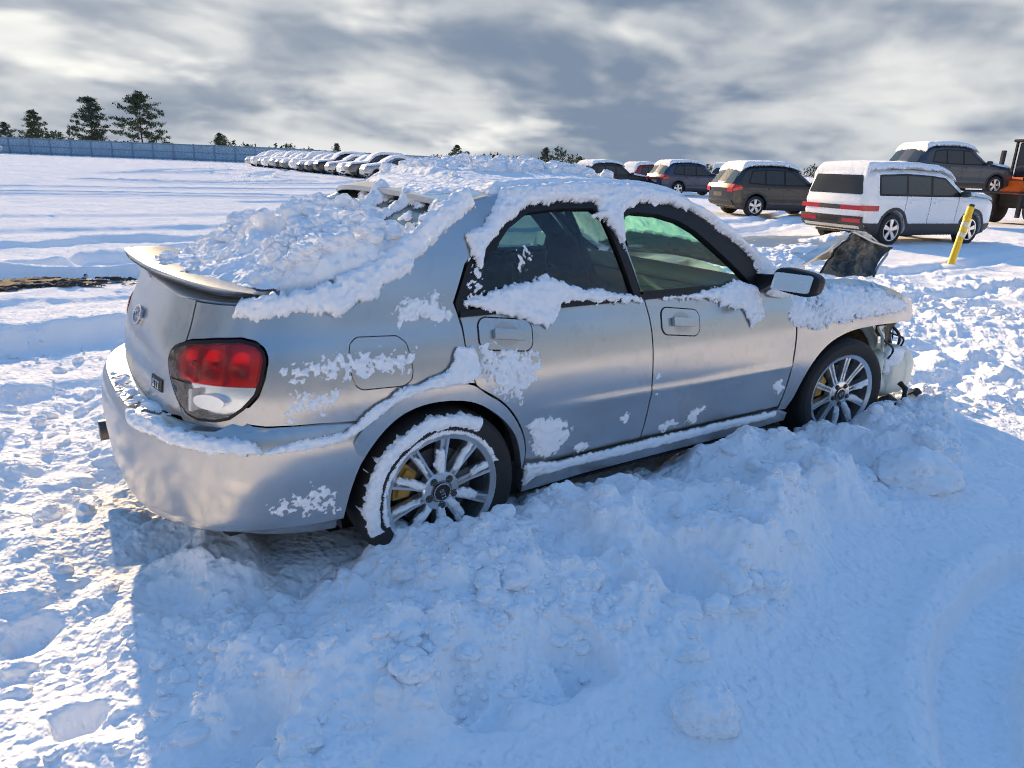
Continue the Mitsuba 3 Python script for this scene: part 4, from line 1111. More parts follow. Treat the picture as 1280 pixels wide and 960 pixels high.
def spoke_snow(cx, steer, seed, sel):
    ms = []
    for i, (a, r0, r1, wd, sgn) in enumerate(sel):
        t = math.radians(a); d = np.array([math.cos(t), math.sin(t)]); n_ = np.array([-d[1], d[0]]) * sgn
        pl = [tuple(d * r0 - n_ * .012), tuple(d * r1 - n_ * .010), tuple(d * r1 + n_ * wd * .7), tuple(d * (r0 * .55 + r1 * .45) + n_ * wd), tuple(d * r0 + n_ * wd * .6)]
        m = snow_patch(wheel_face(cx, PC([0, .4], [.084, .092]), steer), pl, .020, .010, .8, .004, seed + 3 * i, lump=.5)
        if m is not None: ms.append(m)
    return cat_(*ms)


sp_ = [87 + 36 * i for i in range(10)]
snow('spoke_snow', spoke_snow(0, 0, 710, [(sp_[0] + 3, .07, .17, .030, 1), (sp_[1] + 2, .10, .20, .012, -1), (sp_[2] - 3, .07, .20, .024, -1), (sp_[3] - 4, .09, .21, .014, 1), (sp_[4] - 2, .07, .215, .026, -1), (sp_[5], .05, .21, .030, 1), (sp_[6] + 2, .04, .15, .026, 1), (sp_[6] - 3, .12, .21, .016, -1), (sp_[7], .05, .16, .030, 1), (sp_[8] + 4, .13, .212, .024, 1), (sp_[9] + 3, .09, .215, .020, 1)]), 'snow caught on the spokes of the rear wheel')
snow('spoke_snow', spoke_snow(2.54, math.radians(8.8), 740, [(sp_[5], .07, .21, .018, 1), (sp_[6], .06, .20, .026, 1), (sp_[7], .06, .2, .03, 1), (sp_[8], .10, .215, .024, -1)]), 'snow caught on the lower spokes of the front wheel')
snow('tank_snow', snow_patch(lambda u, z: np.stack([u, -.808 + 1.4 * (z - .40) ** 2 + 1.2 * (u - 3.12) ** 2, z], -1), [(3.02, .36), (3.0, .44), (3.04, .505), (3.16, .515), (3.26, .48), (3.22, .38), (3.14, .33), (3.10, .39), (3.06, .34)], .012, .012, .8, .005, 760), 'snow stuck to the white fluid tank')


# ================================================================ PARKED VEHICLES
KIND = {
    'boxy': dict(L=4.83, W=1.90, belt=1.12, wr=.37, wx=(.98, 3.80), tumble=.22,
                 out=[(0.10, .42), (.02, .55), (0, .95), (.05, 1.12), (.14, 1.58), (.26, 1.66), (1.5, 1.71), (2.55, 1.68), (2.90, 1.58), (3.48, 1.17), (4.60, 1.08), (4.78, 1.0), (4.83, .60), (4.72, .36), (4.3, .26), (.5, .26)],
                 wins=[[(.42, 1.17), (.42, 1.56), (1.28, 1.60), (1.28, 1.17)], [(1.32, 1.17), (1.32, 1.60), (2.12, 1.58), (2.12, 1.17)], [(2.18, 1.17), (2.18, 1.57), (2.62, 1.54), (3.20, 1.18)]]),
    'suv': dict(L=4.55, W=1.84, belt=1.05, wr=.35, wx=(.92, 3.58), tumble=.26,
                out=[(0.12, .40), (.02, .55), (0, .92), (.10, 1.10), (.42, 1.54), (.60, 1.62), (1.6, 1.67), (2.2, 1.63), (2.55, 1.52), (3.15, 1.08), (4.25, .96), (4.50, .80), (4.55, .58), (4.42, .34), (4.0, .24), (.5, .24)],
                wins=[[(.60, 1.12), (.72, 1.48), (1.18, 1.54), (1.18, 1.10)], [(1.23, 1.09), (1.23, 1.54), (1.92, 1.54), (1.92, 1.08)], [(1.98, 1.08), (1.98, 1.53), (2.24, 1.51), (2.86, 1.09)]]),
    'sedan': dict(L=4.6, W=1.80, belt=.93, wr=.32, wx=(.95, 3.62), tumble=.30,
                  out=[(.10, .38), (0, .55), (.02, .88), (.55, 1.02), (1.20, 1.36), (1.9, 1.45), (2.4, 1.42), (3.25, 1.0), (4.35, .84), (4.56, .66), (4.52, .36), (4.1, .22), (.5, .22)],
                  wins=[[(.95, 1.0), (1.32, 1.30), (1.82, 1.37), (1.82, .97)], [(1.87, .97), (1.87, 1.37), (2.34, 1.34), (2.95, .97)]]),
    'van': dict(L=5.0, W=1.95, belt=1.12, wr=.35, wx=(.95, 4.0), tumble=.20,
                out=[(0.08, .40), (0, .6), (.02, 1.1), (.16, 1.72), (.30, 1.80), (2.2, 1.83), (3.2, 1.74), (4.2, 1.16), (4.85, .98), (5.0, .7), (4.95, .36), (4.5, .24), (.5, .24)],
                wins=[[(.35, 1.18), (.38, 1.62), (1.55, 1.66), (1.55, 1.16)], [(1.6, 1.16), (1.6, 1.66), (2.7, 1.64), (2.7, 1.15)], [(2.76, 1.15), (2.76, 1.62), (3.2, 1.58), (3.8, 1.15)]]),
}


def vehicle(name, label, cat, kind, paint, pos, heading, group=None, snow_cap='roof', res=.07, parts=True, trim_low='m_clad', tail='plain', snow_label=None, tilt=0.0, scale=1.0, seed=0):
    K = KIND[kind]; L, W, belt, wr = K['L'], K['W'], K['belt'], K['wr']
    base = trimesh.transformations.translation_matrix(pos) @ rotm(heading, (0, 0, 1)) @ rotm(tilt, (0, 1, 0)) @ trimesh.transformations.scale_matrix(scale) @ trimesh.transformations.translation_matrix((-L / 2, 0, 0))
    def go(m):
        m = m.copy(); m.apply_transform(base); return m
    key = freekey(name)
    lab(key, label, cat, group)
    o = np.array(K['out'] + K['out'][:1], float)
    d = np.r_[0, np.cumsum(np.linalg.norm(np.diff(o, axis=0), axis=1))]
    sil = Polygon(K['out']).buffer(-.10).buffer(.10, 6).buffer(.02)      # rounded corners
    arches = [Point(x, wr).buffer(wr * 1.19, 16) for x in K['wx']]
    sidep = sil
    for a in arches: sidep = sidep.difference(a)
    bd = sil.exterior

    def half(x, z):
        x, z = np.asarray(x, float), np.asarray(z, float)
        y = W / 2 - .5 * K['tumble'] * np.maximum(z - belt, 0) / .55 - .05 * np.maximum(.5 - z, 0)
        y = y - .10 * sstep(.45, 0, x) ** 1.5 - .16 * sstep(L - .75, L, x) ** 1.5
        dd = np.minimum(shapely.distance(shapely.points(x, z), bd) / .12, 1)
        y = y - .11 * (1 - np.sqrt(np.maximum(1 - (1 - dd) ** 2, 0)))
        y = y + .012 * np.exp(-((z - belt + .10) / .04) ** 2) - .012 * np.exp(-((z - .62) / .10) ** 2)
        return y
    S_ = lambda x, z: np.stack([x, -half(x, z), z], -1)
    p, t = tri_poly(sidep, res)
    P = S_(p[:, 0], p[:, 1])
    right = tm(P, t)
    strips = []
    for g in [sidep.exterior]:
        q = np.array(shapely.segmentize(g, res).coords)
        n = len(q); y = half(q[:, 0], q[:, 1])
        tt = np.linspace(-1, 1, 9)
        dq = np.gradient(q, axis=0); nn = np.stack([dq[:, 1], -dq[:, 0]], 1); nn /= np.linalg.norm(nn, axis=1, keepdims=True) + 1e-9
        if g.is_ccw is False: nn = -nn
        on = shapely.distance(shapely.points(q[:, 0], q[:, 1]), bd) < .01
        bump = .045 * (1 - tt[None] ** 2) * on[:, None] * (q[:, 1] > .5)[:, None]
        V = np.stack([q[:, :1] + nn[:, :1] * bump, y[:, None] * tt[None], q[:, 1:] + nn[:, 1:] * bump], -1).reshape(-1, 3)
        f = grid_faces(n, 9)
        s = tm(V, f)
        strips.append(s)
    body_ = cat_(right, mirror(right), *strips)
    body_.merge_vertices(); body_.fix_normals()
    put(f'{key}__body', go(body_), paint, smooth=40)
    # lower cladding
    if trim_low and parts:
        lo = sidep.intersection(box(-1, .2, L + 1, .52 if kind == 'boxy' else .42))
        for a in arches: lo = lo.union(a.buffer(.07).difference(a).intersection(sil.buffer(-.02)))
        for g in getattr(lo, 'geoms', [lo]):
            if g.area > .01:
                m = panel(g, S_, res, .02, 0, .010)
                put(f'{key}__cladding', go(m), trim_low); put(f'{key}__cladding', go(mirror(m)), trim_low)
    if parts:
        ws = np.array(sum(K['wins'], [])); band = Polygon(ws).convex_hull.buffer(.035)
        for mr_ in (0, 1):
            m = panel(band, S_, res, .02, 0, .002); put(f'{key}__window_surround', go(mirror(m) if mr_ else m), 'm_trim')
    for w in K['wins']:
        m = panel(Polygon(w).buffer(-.03).buffer(.03), S_, res, .02, .008, .006)
        put(f'{key}__side_window', go(m), 'm_car_glass')
        if parts: put(f'{key}__side_window', go(mirror(m)), 'm_car_glass')
    # rear face
    zs = np.linspace(.3, max(z for x, z in K['out']) - .06, 60)
    xs = []
    for z in zs:
        c = sil.intersection(LineString([(-1, z), (L + 1, z)])); xs.append(xs[-1] if c.is_empty else c.bounds[0])
    xz = PC(zs, xs)

    def rear(y, z):
        y, z = np.asarray(y, float), np.asarray(z, float)
        hw = np.maximum(half(np.clip(xz(z) + .06, 0, L), z), .2)
        return np.stack([xz(z) - .045 * (1 - np.clip(y / hw, -1.1, 1.1) ** 2), y, z], -1)
    rp = lambda poly, lift, thick=.03, r=res: go(panel(poly, rear, r, thick, 0, lift, flip=True))
    if parts:
        hw = W / 2
        zt = max(z for x, z in K['out'])
        put(f'{key}__rear_window', rp(Polygon([(-hw + .22, belt + .06), (hw - .22, belt + .06), (hw - .32, zt - .17), (-hw + .32, zt - .17)]).buffer(.03), .006), 'm_car_glass')
        if tail == 'bar':
            put(f'{key}__tail_bar', rp(box(-.30, .80, .30, .90), .012), 'm_clad')
            for s in (-1, 1):
                put(f'{key}__tail_light', rp(Polygon([(s * .30, .80), (s * .90, .80), (s * .90, .90), (s * .30, .90)]), .014), 'm_red_lens')
                m = panel(box(.03, .79, .42, .91), S_, .05, .02, 0, .010)
                put(f'{key}__tail_light', go(m if s < 0 else mirror(m)), 'm_red_lens')
                put(f'{key}__bumper_light', rp(Polygon([(s * .38, .53), (s * .86, .53), (s * .86, .61), (s * .38, .61)]), .022), 'm_red_lens')
            put(f'{key}__lower_bumper', rp(box(-.90, .34, .90, .66), .010), 'm_clad')
            put(f'{key}__skid_strip', rp(box(-.80, .40, .80, .46), .022), 'm_silver_car')
            put(f'{key}__plate_recess', rp(box(-.26, .50, .26, .64), .016), 'm_black')
            for s in (-1, 1):
                put(f'{key}__roof_rack', go(tube([(.9, s * .72, 1.72), (1.0, s * .72, 1.79), (2.4, s * .71, 1.78), (2.5, s * .71, 1.68)], .022, 6)), 'm_black')
        else:
            for s in (-1, 1):
                put(f'{key}__tail_light', rp(Polygon([(s * (hw - .34), belt - .24), (s * (hw - .07), belt - .24), (s * (hw - .05), belt + .02), (s * (hw - .30), belt - .02)]), .012), 'm_red_lens')
                m = panel(Polygon([(.04, belt - .22), (.32, belt - .14), (.34, belt - .02), (.05, belt - .0)]), S_, .05, .02, 0, .010)
                put(f'{key}__tail_light', go(m if s < 0 else mirror(m)), 'm_red_lens')
            put(f'{key}__lower_bumper', rp(box(-hw + .12, .34, hw - .12, .50), .010), 'm_clad')
            put(f'{key}__number_plate_recess', rp(box(-.28, .64, .28, .78), .008), 'm_clad')
        for s in (-1, 1):
            mm = superblob((K['wx'][1] - .55, 0, belt + .10), (.09, .11, .075), .7, 2)
            mm.apply_translation((0, s * (W / 2 + .08), 0))
            put(f'{key}__door_mirror', go(mm), 'm_clad', smooth=True)
        for x in [K['wins'][-1][0][0] - .03, K['wins'][0][-1][0] + .02] + ([K['wins'][-1][-1][0] - .05]):
            for s_ in (0, 1):
                m = panel(box(x - .006, .50, x + .006, belt + .03), S_, .06, .006, 0, .002)
                put(f'{key}__door_seam', go(mirror(m) if s_ else m), 'm_black')
        for x in (K['wins'][-1][0][0] + .12, K['wins'][-2][0][0] + .12):
            m = panel(box(x, belt - .13, x + .20, belt - .095).buffer(.008), S_, .05, .03, 0, .030)
            put(f'{key}__door_handle', go(m), paint)
    # wheels
    for x in K['wx']:
        for s in (1, -1):
            wb = trimesh.transformations.translation_matrix((x, -s * (W / 2 - .13), wr)) 
            tyre = lathe([(wr * .64, .10), (wr * .70, .115), (wr * .86, .12), (wr * .97, .10), (wr, .06), (wr, -.1), (wr * .6, -.11)], 32)
            fc = [lathe([(wr * .66, .095), (wr * .69, .112), (wr * .63, .108), (wr * .60, .05)], 32)]
            for i in range(5):
                a = i * 2 * math.pi / 5 + .3
                pts = [(r * math.cos(a + q / r), -w, r * math.sin(a + q / r)) for r, hw_ in ((wr * .12, .035), (wr * .64, .055)) for q in (-hw_, hw_) for w in (.10, .07)]
                fc.append(hull(pts))
            fc.append(lathe([(wr * .2, .06), (wr * .18, .105), (0, .108)], 20))
            dark = lathe([(wr * .64, .04), (0, .04)], 24)
            mv = lambda m: go((lambda q: (q.apply_transform(wb), q)[1])(m.copy() if s > 0 else mirror(m)))
            if parts:
                k = f'{key}__wheel' if f'{key}__wheel__tyre' not in scene else freekey(f'{key}__wheel')
                put(f'{k}__tyre', mv(tyre), 'm_rubber'); put(f'{k}__rim', mv(cat_(*fc)), 'm_alloy'); put(f'{k}__drum', mv(dark), 'm_black')
            elif s > 0 or True:
                put(f'{key}__wheel', mv(cat_(tyre, dark)), 'm_rubber')
    if parts:
        put(f'{key}__underside', go(rbox((L / 2, 0, .45), (L * .86, W * .80, .42), .05)), 'm_black')
    # snow
    if snow_cap:
        ztop = [];
        xg = np.linspace(.02, L - .02, 160)
        for x in xg:
            c = sil.intersection(LineString([(x, 0), (x, 3)])); ztop.append(ztop[-1] if c.is_empty and ztop else 1.0 if c.is_empty else c.bounds[3])
        zt_ = PC(xg, ztop); ht = max(ztop)
        bz = lambda x, y: zt_(np.clip(x, .02, L - .02)) + .045 * (1 - np.clip(y / (W / 2), -1, 1) ** 2)
        hy = lambda x: half(x, zt_(x) - .03) + (.02 if parts else .07)
        spans = {'roof': [(xg[np.argmax(np.array(ztop) > ht - .18)] - .05, xg[::-1][np.argmax(np.array(ztop[::-1]) > ht - .10)] + .3)],
                 'all': [(.05, L - .12)]}[snow_cap]
        if snow_cap == 'roof': spans.append((L - 1.25, L - .15))
        ms = []
        for a, b in spans:
            xx = np.linspace(a, b, 24); yy_ = hy(xx)
            pl = Polygon(list(zip(xx, -yy_)) + list(zip(xx[::-1], yy_[::-1])))
            th = lambda x, y: (.15 if snow_cap == 'roof' else .18) * (.75 + .5 * fb(x + seed, y, 2.2, 3, seed)) * np.where(zt_(np.clip(x, .02, L - .02)) < ht - .35, .6, 1)
            ms.append(snow_top(pl, th, bz, (.035 if parts else .09), .14, .16 if parts else .35, seed, .0 if parts else .22))
        k = put('car_snow', go(cat_(*ms)), 'm_snow_far', smooth=True)
        lab(k, snow_label or f'snow lying on the {label}'[:90], 'snow', kind='stuff')
    return key


def at_px(p, depth, z=None):
    d = FWD * 900 + RGTr * (p[0] - 640) - UPV * (p[1] - 480)
    return CAM + d / 900 * depth


RGTr = np.cross(FWD, UPV)


def vpos(x, y): return (x, y, gz(x, y) - .02)


def rr_place(kind, corner, heading, z=None):
    """centre of a vehicle whose rear right wheel stands at the point corner"""
    K = KIND[kind]; h = math.radians(heading)
    lx, ly = K['wx'][0] - K['L'] / 2, -(K['W'] / 2 - .13)
    x, y = corner[0] - lx * math.cos(h) + ly * math.sin(h), corner[1] - lx * math.sin(h) - ly * math.cos(h)
    return (x, y, (gz(corner[0], corner[1]) - .03) if z is None else z)


vehicle('white_suv', 'boxy white suv with red tail light bar and snow on its roof', 'suv', 'boxy', 'm_white_paint', rr_place('boxy', (15.77, 6.39), -9), -9, tail='bar', snow_label='thick smooth snow on the roof of the boxy white suv', seed=11)
vehicle('black_suv', 'small black suv between the white suv and the dark blue one', 'suv', 'suv', 'm_black_paint', rr_place('suv', (20.06, 13.6), -20), -20, snow_label='thick snow on the roof of the small black suv', seed=12)
vehicle('blue_suv', 'dark blue suv with red tail lights farther back than the black suv', 'suv', 'suv', 'm_blue_paint', rr_place('suv', (30.6, 27.2), -14), -14, snow_label='snow on the roof of the dark blue suv', seed=13, scale=1.08)
vehicle('white_van', 'snow covered white van parked right of the dark blue suv', 'van', 'van', 'm_white_paint', rr_place('van', (38.6, 29.4), 5), 5, snow_cap='all', snow_label='snow covering the white van beside the dark blue suv', seed=14, res=.1)
vehicle('red_hatchback', 'red hatchback partly hidden left of the dark blue suv', 'car', 'suv', 'm_red_paint', rr_place('suv', (33.8, 33.4), -4), -4, snow_cap='all', snow_label='snow covering the red hatchback left of the dark blue suv', seed=15, res=.1)
vehicle('dark_wagon', 'dark wagon seen just above the snowy roof of the silver sedan', 'car', 'suv', 'm_clad', rr_place('suv', (26.5, 29.3), -4), -4, snow_cap='roof', snow_label='snow on the dark wagon beyond the silver sedan roof', seed=16, res=.1)
GREY_Z = 1.0
vehicle('raised_grey_suv', 'grey suv held up high behind the white suv', 'suv', 'suv', 'm_raised', (27.0, 10.7, GREY_Z), -20, snow_label='snow on the roof of the raised grey suv', seed=17, scale=.94)
vehicle('far_car', 'snow covered car alone at the far left edge of the yard', 'car', 'sedan', 'm_silver_car', vpos(-3.6, 128), 200, snow_cap='all', snow_label='snow on the lone car at the far left edge', seed=18, res=.15, parts=False)
rng = np.random.default_rng(5)
paints = ['m_silver_car', 'm_white_paint', 'm_grey_paint', 'm_white_paint', 'm_silver_car', 'm_black_paint', 'm_grey_paint', 'm_white_paint', 'm_black_paint', 'm_black_paint', 'm_black_paint', 'm_silver_car', 'm_white_paint', 'm_grey_paint', 'm_silver_car']
ORD = ['first', 'second', 'third', 'fourth', 'fifth', 'sixth', 'seventh', 'eighth', 'ninth', 'tenth', 'eleventh', 'twelfth', 'thirteenth', 'fourteenth', 'fifteenth']
for i in range(15):
    y = 88 - 3.05 * i
    x = 24.6 - .075 * 3.05 * i + rng.normal(0, .15)
    vehicle('parked_car', f'{ORD[i]} car from the far left end of the long snow covered row', 'car', ['sedan', 'suv', 'sedan', 'suv'][(i * 7 + i // 3) % 4], paints[i], vpos(x, y), 180 + rng.normal(0, 1.5) - 8, group='snow covered cars parked in the far row', snow_cap='all',
            snow_label=f'snow on the {ORD[i]} car from the far left end of the row', seed=20 + i, res=.13, parts=i > 9)
    labels[[k for k in labels if k.startswith('car_snow')][-1]]['group'] = 'snow on the cars of the far row'

# the yard loader whose forks hold up the grey suv
LK = 'yard_loader'
lab(LK, 'orange and black forklift loader at the right edge holding the grey suv', 'loader')
lb = trimesh.transformations.translation_matrix((30.2, 9.0, gz(30.2, 9.0))) @ rotm(168, (0, 0, 1))


def lgo(m):
    m.apply_transform(lb); return m


put(f'{LK}__chassis', lgo(rbox((-.6, 0, 1.0), (3.2, 1.7, .9), .15)), 'm_clad')
put(f'{LK}__engine_cover', lgo(rbox((-1.4, 0, 1.75), (1.5, 1.5, .65), .18)), 'm_orange')
put(f'{LK}__cab', lgo(cat_(*[rbox((x, y, 2.1), (.09, .09, 1.6), .02) for x in (-.5, .7) for y in (-.65, .65)], rbox((.1, 0, 2.92), (1.5, 1.5, .10), .04))), 'm_black')
put(f'{LK}__cab_glass', lgo(rbox((.1, 0, 2.2), (1.1, 1.2, 1.3), .03)), 'm_car_glass')
put(f'{LK}__front_guard', lgo(rbox((1.15, 0, 1.35), (.35, 1.5, .6), .08)), 'm_orange')
for y in (-.5, .5):
    put(f'{LK}__mast', lgo(rbox((1.55, y, 1.4), (.16, .12, 2.3), .02)), 'm_clad')
    put(f'{LK}__fork', lgo(rbox((3.1, y * 1.2, GREY_Z + .12), (2.9, .16, .07), .02)), 'm_black')
put(f'{LK}__carriage', lgo(rbox((1.68, 0, GREY_Z + .30), (.08, 1.6, .45), .02)), 'm_orange')
for x, r in ((.9, .55), (-1.4, .5)):
    for y in (-1, 1):
        m = lathe([(r * .5, .2), (r * .8, .22), (r, .14), (r, -.16), (r * .5, -.2), (.02, -.1)], 28)
        m = cat_(m, lathe([(r * .5, .12), (0, .14)], 20))
        if y > 0: m = mirror(m)
        m.apply_translation((x, y * .85, r)); put(f'{LK}__tyre', lgo(m), 'm_rubber')

# leaning marker post
pb = np.array([13.26, 3.69, gz(13.26, 3.69) - .1])
dirp = np.array([.34, .02, 1.0]); dirp = dirp / np.linalg.norm(dirp)
side = np.array([math.cos(math.radians(-60)), math.sin(math.radians(-60)), 0])
PK = 'marker_post'
lab(PK, 'leaning yellow marker post with reflective bands and a dark cap', 'post')


def post_seg(a, b, r): return tube([pb + dirp * a, pb + dirp * ((a + b) / 2), pb + dirp * b], r, 20)


PH = 1.30
tgt = at_px((1203, 250), 0) * 0
put(f'{PK}__tube', post_seg(0, PH, .062), 'm_yellow', smooth=50)
for a in (.92, .72): put(f'{PK}__reflective_band', post_seg(a, a + .085, .0645), 'm_tape', smooth=50)
put(f'{PK}__collar', post_seg(1.08, 1.13, .072), 'm_yellow', smooth=50)
put(f'{PK}__cap', post_seg(PH, PH + .05, .055), 'm_clad', smooth=50)
put(f'{PK}__snow_foot', superblob(pb + np.array([0, 0, .10]), (.26, .26, .10), 1, 3), 'm_snow', smooth=True)

# ================================================================ FENCE
FK = 'yard_fence'
lab(FK, 'long blue grey panel fence along the far side of the yard', 'fence')
fl = LineString([(-38, 152), (-16, 142), (-1.7, 132.7), (13, 122.6), (29.6, 111.1), (34, 112), (45.8, 127), (72.9, 160), (116, 206), (180, 275)])
FH, step = 2.42, 3.05
n = int(fl.length / step)
base_p = [np.array(fl.interpolate(i * step).coords[0]) for i in range(n + 1)]
for i in range(n):
    a, b = base_p[i], base_p[i + 1]
    z = -.12
    d = (b - a) / np.linalg.norm(b - a); nn = np.array([-d[1], d[0]])
    w = np.linalg.norm(b - a); ang = math.degrees(math.atan2(d[1], d[0]))
    # corrugated sheet between the posts
    xs = np.linspace(.06, w - .06, 25); off = .022 * np.where(np.arange(25) % 4 < 2, 1, -1)
    V = np.vstack([np.stack([xs, off, np.full(25, .10)], 1), np.stack([xs, off, np.full(25, FH)], 1)])
    m = tm(V, grid_faces(2, 25)); m.apply_transform(trimesh.transformations.translation_matrix((a[0], a[1], z)) @ rotm(ang, (0, 0, 1)))
    if i < 60: put(f'{FK}__panel', m, 'm_fence', smooth=False)
    else:
        put(f'{FK}__panel', m, 'm_fence', smooth=False)
    for zz in (.35, 1.28, 2.30):
        if i < 60: put(f'{FK}__rail', (lambda q: (q.apply_transform(trimesh.transformations.translation_matrix((a[0], a[1], z)) @ rotm(ang, (0, 0, 1))), q)[1])(rbox((w / 2, -.06, zz), (w, .05, .09), .01)), 'm_fence_post')
    put(f'{FK}__post', (lambda q: (q.apply_transform(trimesh.transformations.translation_matrix((a[0], a[1], z)) @ rotm(ang, (0, 0, 1))), q)[1])(rbox((0, 0, FH / 2 + .03), (.14, .16, FH + .10), .02)), 'm_fence_post')


# ================================================================ TREES
def pine(label, pos, h, w, seed, bare=.12, lean=0.0, mat='m_needle', group=None, name='pine_tree', dens=1.0):
    r = np.random.default_rng(seed)
    key = freekey(name)
    lab(key, label, 'tree', group)
    pos = np.asarray(pos, float)
    zz = np.linspace(0, h * .98, 9)
    pts = np.stack([lean * zz ** 1.2 + r.normal(0, .012 * h, 9).cumsum() * .4, r.normal(0, .012 * h, 9).cumsum() * .4, zz], 1)
    put(f'{key}__trunk', tube(pts + pos, .028 * h * (1 - zz / h * .9) * .6, 7), 'm_bark')
    limbs, leafV, leafF, c = [], [], [], 0
    nl = int(34 * dens)
    for i in range(nl):
        f = bare + (1 - bare) * (i + r.random()) / nl
        z0 = f * h
        env = w * np.clip((1 - f) ** .75 * 1.15 + .06, 0, 1) * min(1, (f - bare) / .18 + .35) * r.uniform(.55, 1.15)
        az = i * 2.4 + r.uniform(-.5, .5)
        d = np.array([math.cos(az), math.sin(az), r.uniform(-.05, .45)])
        b0 = np.array([np.interp(z0, zz, pts[:, 0]), np.interp(z0, zz, pts[:, 1]), z0])
        q = np.array([b0 + d * env * s - np.array([0, 0, .12 * env * s * (1 - s)]) for s in np.linspace(0, 1, 5)])
        limbs.append(tube(q + pos, np.linspace(.010, .003, 5) * h * .5, 5))
        for k in range(11):
            s = r.uniform(.25, 1.05)
            cc = b0 + d * env * s + r.normal(0, .035 * h, 3) * [1, 1, .5]
            n_ = 30
            rad = .048 * h * r.uniform(.6, 1.25)
            o_ = r.normal(0, 1, (n_, 3)); o_ = o_ / np.linalg.norm(o_, axis=1, keepdims=True) * r.uniform(.2, 1, (n_, 1)) * rad * [1.15, 1.15, .7]
            a_, b_ = r.normal(0, 1, (n_, 3)), r.normal(0, 1, (n_, 3))
            sz = .016 * h
            t3 = np.stack([cc + o_ + a_ * sz * .6, cc + o_ + b_ * sz * .6, cc + o_ * 1.25 + np.array([0, 0, sz])], 1)
            leafV.append(t3.reshape(-1, 3)); leafF.append(np.arange(3 * n_).reshape(-1, 3) + c); c += 3 * n_
    put(f'{key}__limbs', cat_(*limbs), 'm_bark')
    put(f'{key}__crown', tm(np.vstack(leafV) + pos, np.vstack(leafF)), mat, smooth=False)
    return key


def tree_at(px, top, depth, w_px, seed, label, **k):
    b = at_px((px, 203 + (px - 640) * .0386), depth)
    t = at_px((px, top), depth)
    pos = np.array([b[0], b[1], -.3])
    return pine(label, pos, t[2] - pos[2], 1.35 * w_px / 2 / 900 * depth, seed, **k)


tree_at(178, 119, 142, 66, 1, 'tallest pine behind the fence, with ragged spreading limbs', bare=.10, lean=.01)
tree_at(118, 124, 150, 50, 2, 'broad rounded pine left of the tallest one behind the fence', bare=.10, mat='m_needle_b')
tree_at(47, 140, 160, 32, 3, 'small pine third from the tallest one, near the left edge', bare=.12)
tree_at(9, 154, 175, 26, 4, 'low pine crown cut by the left edge above the fence', bare=.2, mat='m_needle_b')
tree_at(276, 167, 175, 24, 5, 'small lone pine above the fence right of the tall ones', bare=.2)
tree_at(421, 180, 190, 15, 6, 'small pine above the far end of the parked row', bare=.25)
tree_at(571, 182, 200, 20, 7, 'dark pine rising above the roof snow of the sedan', bare=.2)
tree_at(683, 185, 210, 18, 8, 'single pine right of the one above the roof snow', bare=.2, mat='m_needle_b')
tree_at(617, 194, 220, 9, 9, 'tiny pine between the two pines above the roof snow', bare=.25)
tree_at(724, 196, 230, 20, 10, 'low bushy pine above the dark wagon', bare=.1)
tree_at(884, 206, 200, 24, 11, 'round bush like pine behind the white van', bare=.05)
tree_at(390, 186, 200, 10, 12, 'tiny low tree above the fence by the parked row', bare=.2)


def tree_line():
    r = np.random.default_rng(77)
    V, F, c = [], [], 0
    for px in np.arange(20, 1330, 1.4):
        den = fb(np.array([px * 1.0]), np.array([0.0]), .02, 3, 800)[0]
        if px < 330 and den < .55: continue
        if px > 930 and den < .45: continue
        if den < .34: continue
        depth = r.uniform(300, 520)
        b = at_px((px + r.normal(0, 1), 203 + (px - 640) * .0386), depth)
        h = (2.5 + 8 * max(0, den - .33) * 2.2 * r.uniform(.35, 1.1)) * depth / 420
        w = h * r.uniform(.16, .30)
        for k in range(26):
            f = r.random() ** 1.2
            a = r.uniform(0, 6.28); rr_ = w * (1 - f) * r.uniform(.2, 1)
            cc = np.array([b[0] + rr_ * math.cos(a), b[1] + rr_ * math.sin(a), -.5 + h * f])
            s = h * .12
            V.append(cc + r.normal(0, 1, (3, 3)) * s * [.7, .7, .7]); F.append([c, c + 1, c + 2]); c += 3
    k = put('tree_line', tm(np.vstack(V), np.array(F)), 'm_needle_b', smooth=False)
    lab(k, 'distant dark line of trees along the horizon', 'trees', kind='stuff')


tree_line()

# ================================================================ LOOSE PIECES
r = np.random.default_rng(9)


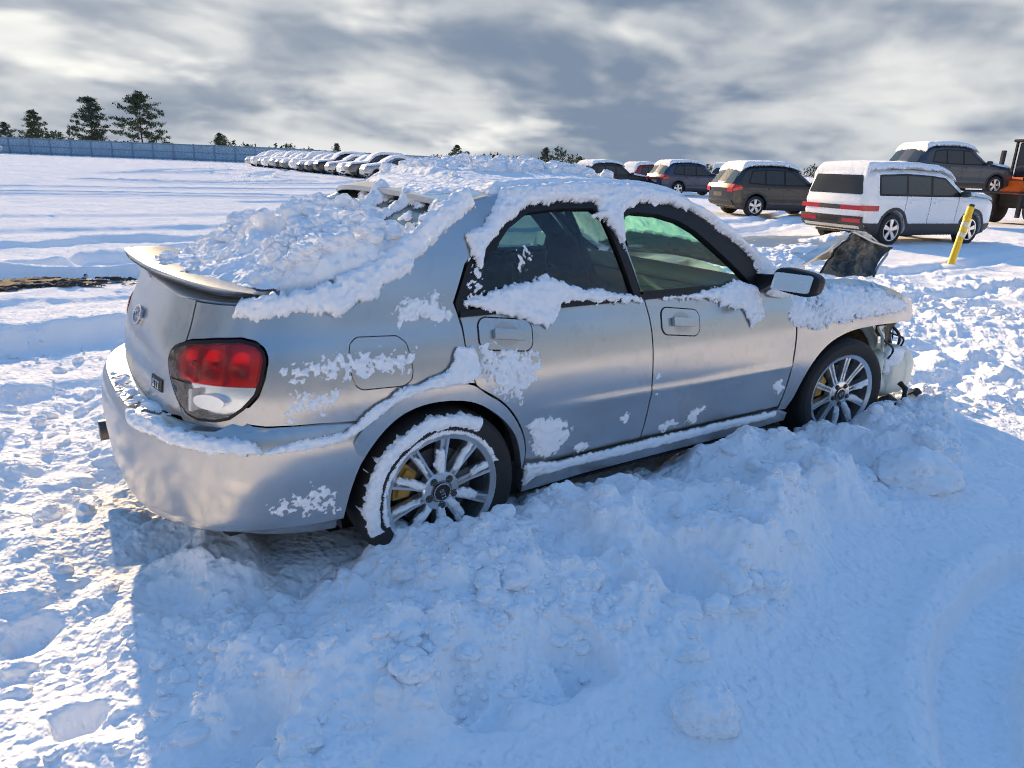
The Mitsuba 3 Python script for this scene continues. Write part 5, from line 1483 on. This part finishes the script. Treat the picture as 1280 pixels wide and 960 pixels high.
def chunk_mesh(seed):
    m = trimesh.creation.icosphere(4, 1.0)
    v = m.vertices
    d = meshkit.fbm(v * 1.3 + seed * 3.7, 4, seed) - .5
    d2 = meshkit.fbm(v * 5 + seed, 3, seed + 1) - .5
    return tm(v * (1 + .75 * d + .22 * d2)[:, None], m.faces)


variants = [mikit.ply(chunk_mesh(s), 'm_snow', smooth=True) for s in range(6)]


def chunk(x, y, s, v, label, group=None, sink=.6, rot=0.0, flat=.75):
    k = freekey('snow_chunk')
    z = gz(x, y) + s * flat * (1 - sink) * .7
    scene[k] = {**variants[v], 'to_world': T().translate([x, y, z]).rotate([0, 0, 1], rot).scale([s * 1.2, s, s * flat])}
    lab(k, label, 'snow chunk', group)


chunk(2.14, -1.50, .16, 0, 'largest snow block lying on the smooth snow at the right', rot=20, flat=.7)
chunk(.80, -1.72, .055, 1, 'round snow clod at the edge of the smooth snow in front')
chunk(.18, -1.98, .085, 2, 'snow lump at the bottom middle edge of the picture', rot=40)
chunk(-1.22, .35, .06, 3, 'sunlit snow clod nearest to the left end of the rear bumper', rot=70)
chunk(4.3, .6, .12, 4, 'sunlit snow block on the rutted snow ahead of the fluid tank', rot=120)
# broken plastic by the front wheel
for i, (x, y, s, a) in enumerate([(3.02, -.86, .14, 20), (3.12, -.80, .10, -35), (3.42, -.82, .07, 10)]):
    k = freekey('broken_plastic')
    z = gz(x, y)
    m = sheet_from(np.array([[(-.5, -.25, .1), (0, -.3, .25), (.5, -.2, .05)], [(-.55, 0, .3), (0, 0, .45), (.5, 0, .2)], [(-.4, .3, .05), (0, .25, .2), (.45, .3, .1)]]) * s * 1.6, 12, 16, .01, .05 * s * 8, 30 + i, 1)
    m.apply_transform(trimesh.transformations.translation_matrix((x, y, z - .01)) @ rotm(a, (0, 0, 1)))
    put(k, m, 'm_trim', smooth=20)
    lab(k, ['larger black plastic scrap in the snow under the torn front corner', 'smaller black plastic scrap beside the larger one by the wheel', 'short black plastic sliver lying ahead of the front wheel'][i], 'debris')
k = put('broken_hose', tube([(2.92, -.90, .17), (2.96, -.93, .20), (3.02, -.95, .24), (3.05, -.93, .30), (3.03, -.90, .33)], .016, 8), 'm_rubber', smooth=50)
lab(k, 'curved black hose hanging beside the front wheel', 'hose')
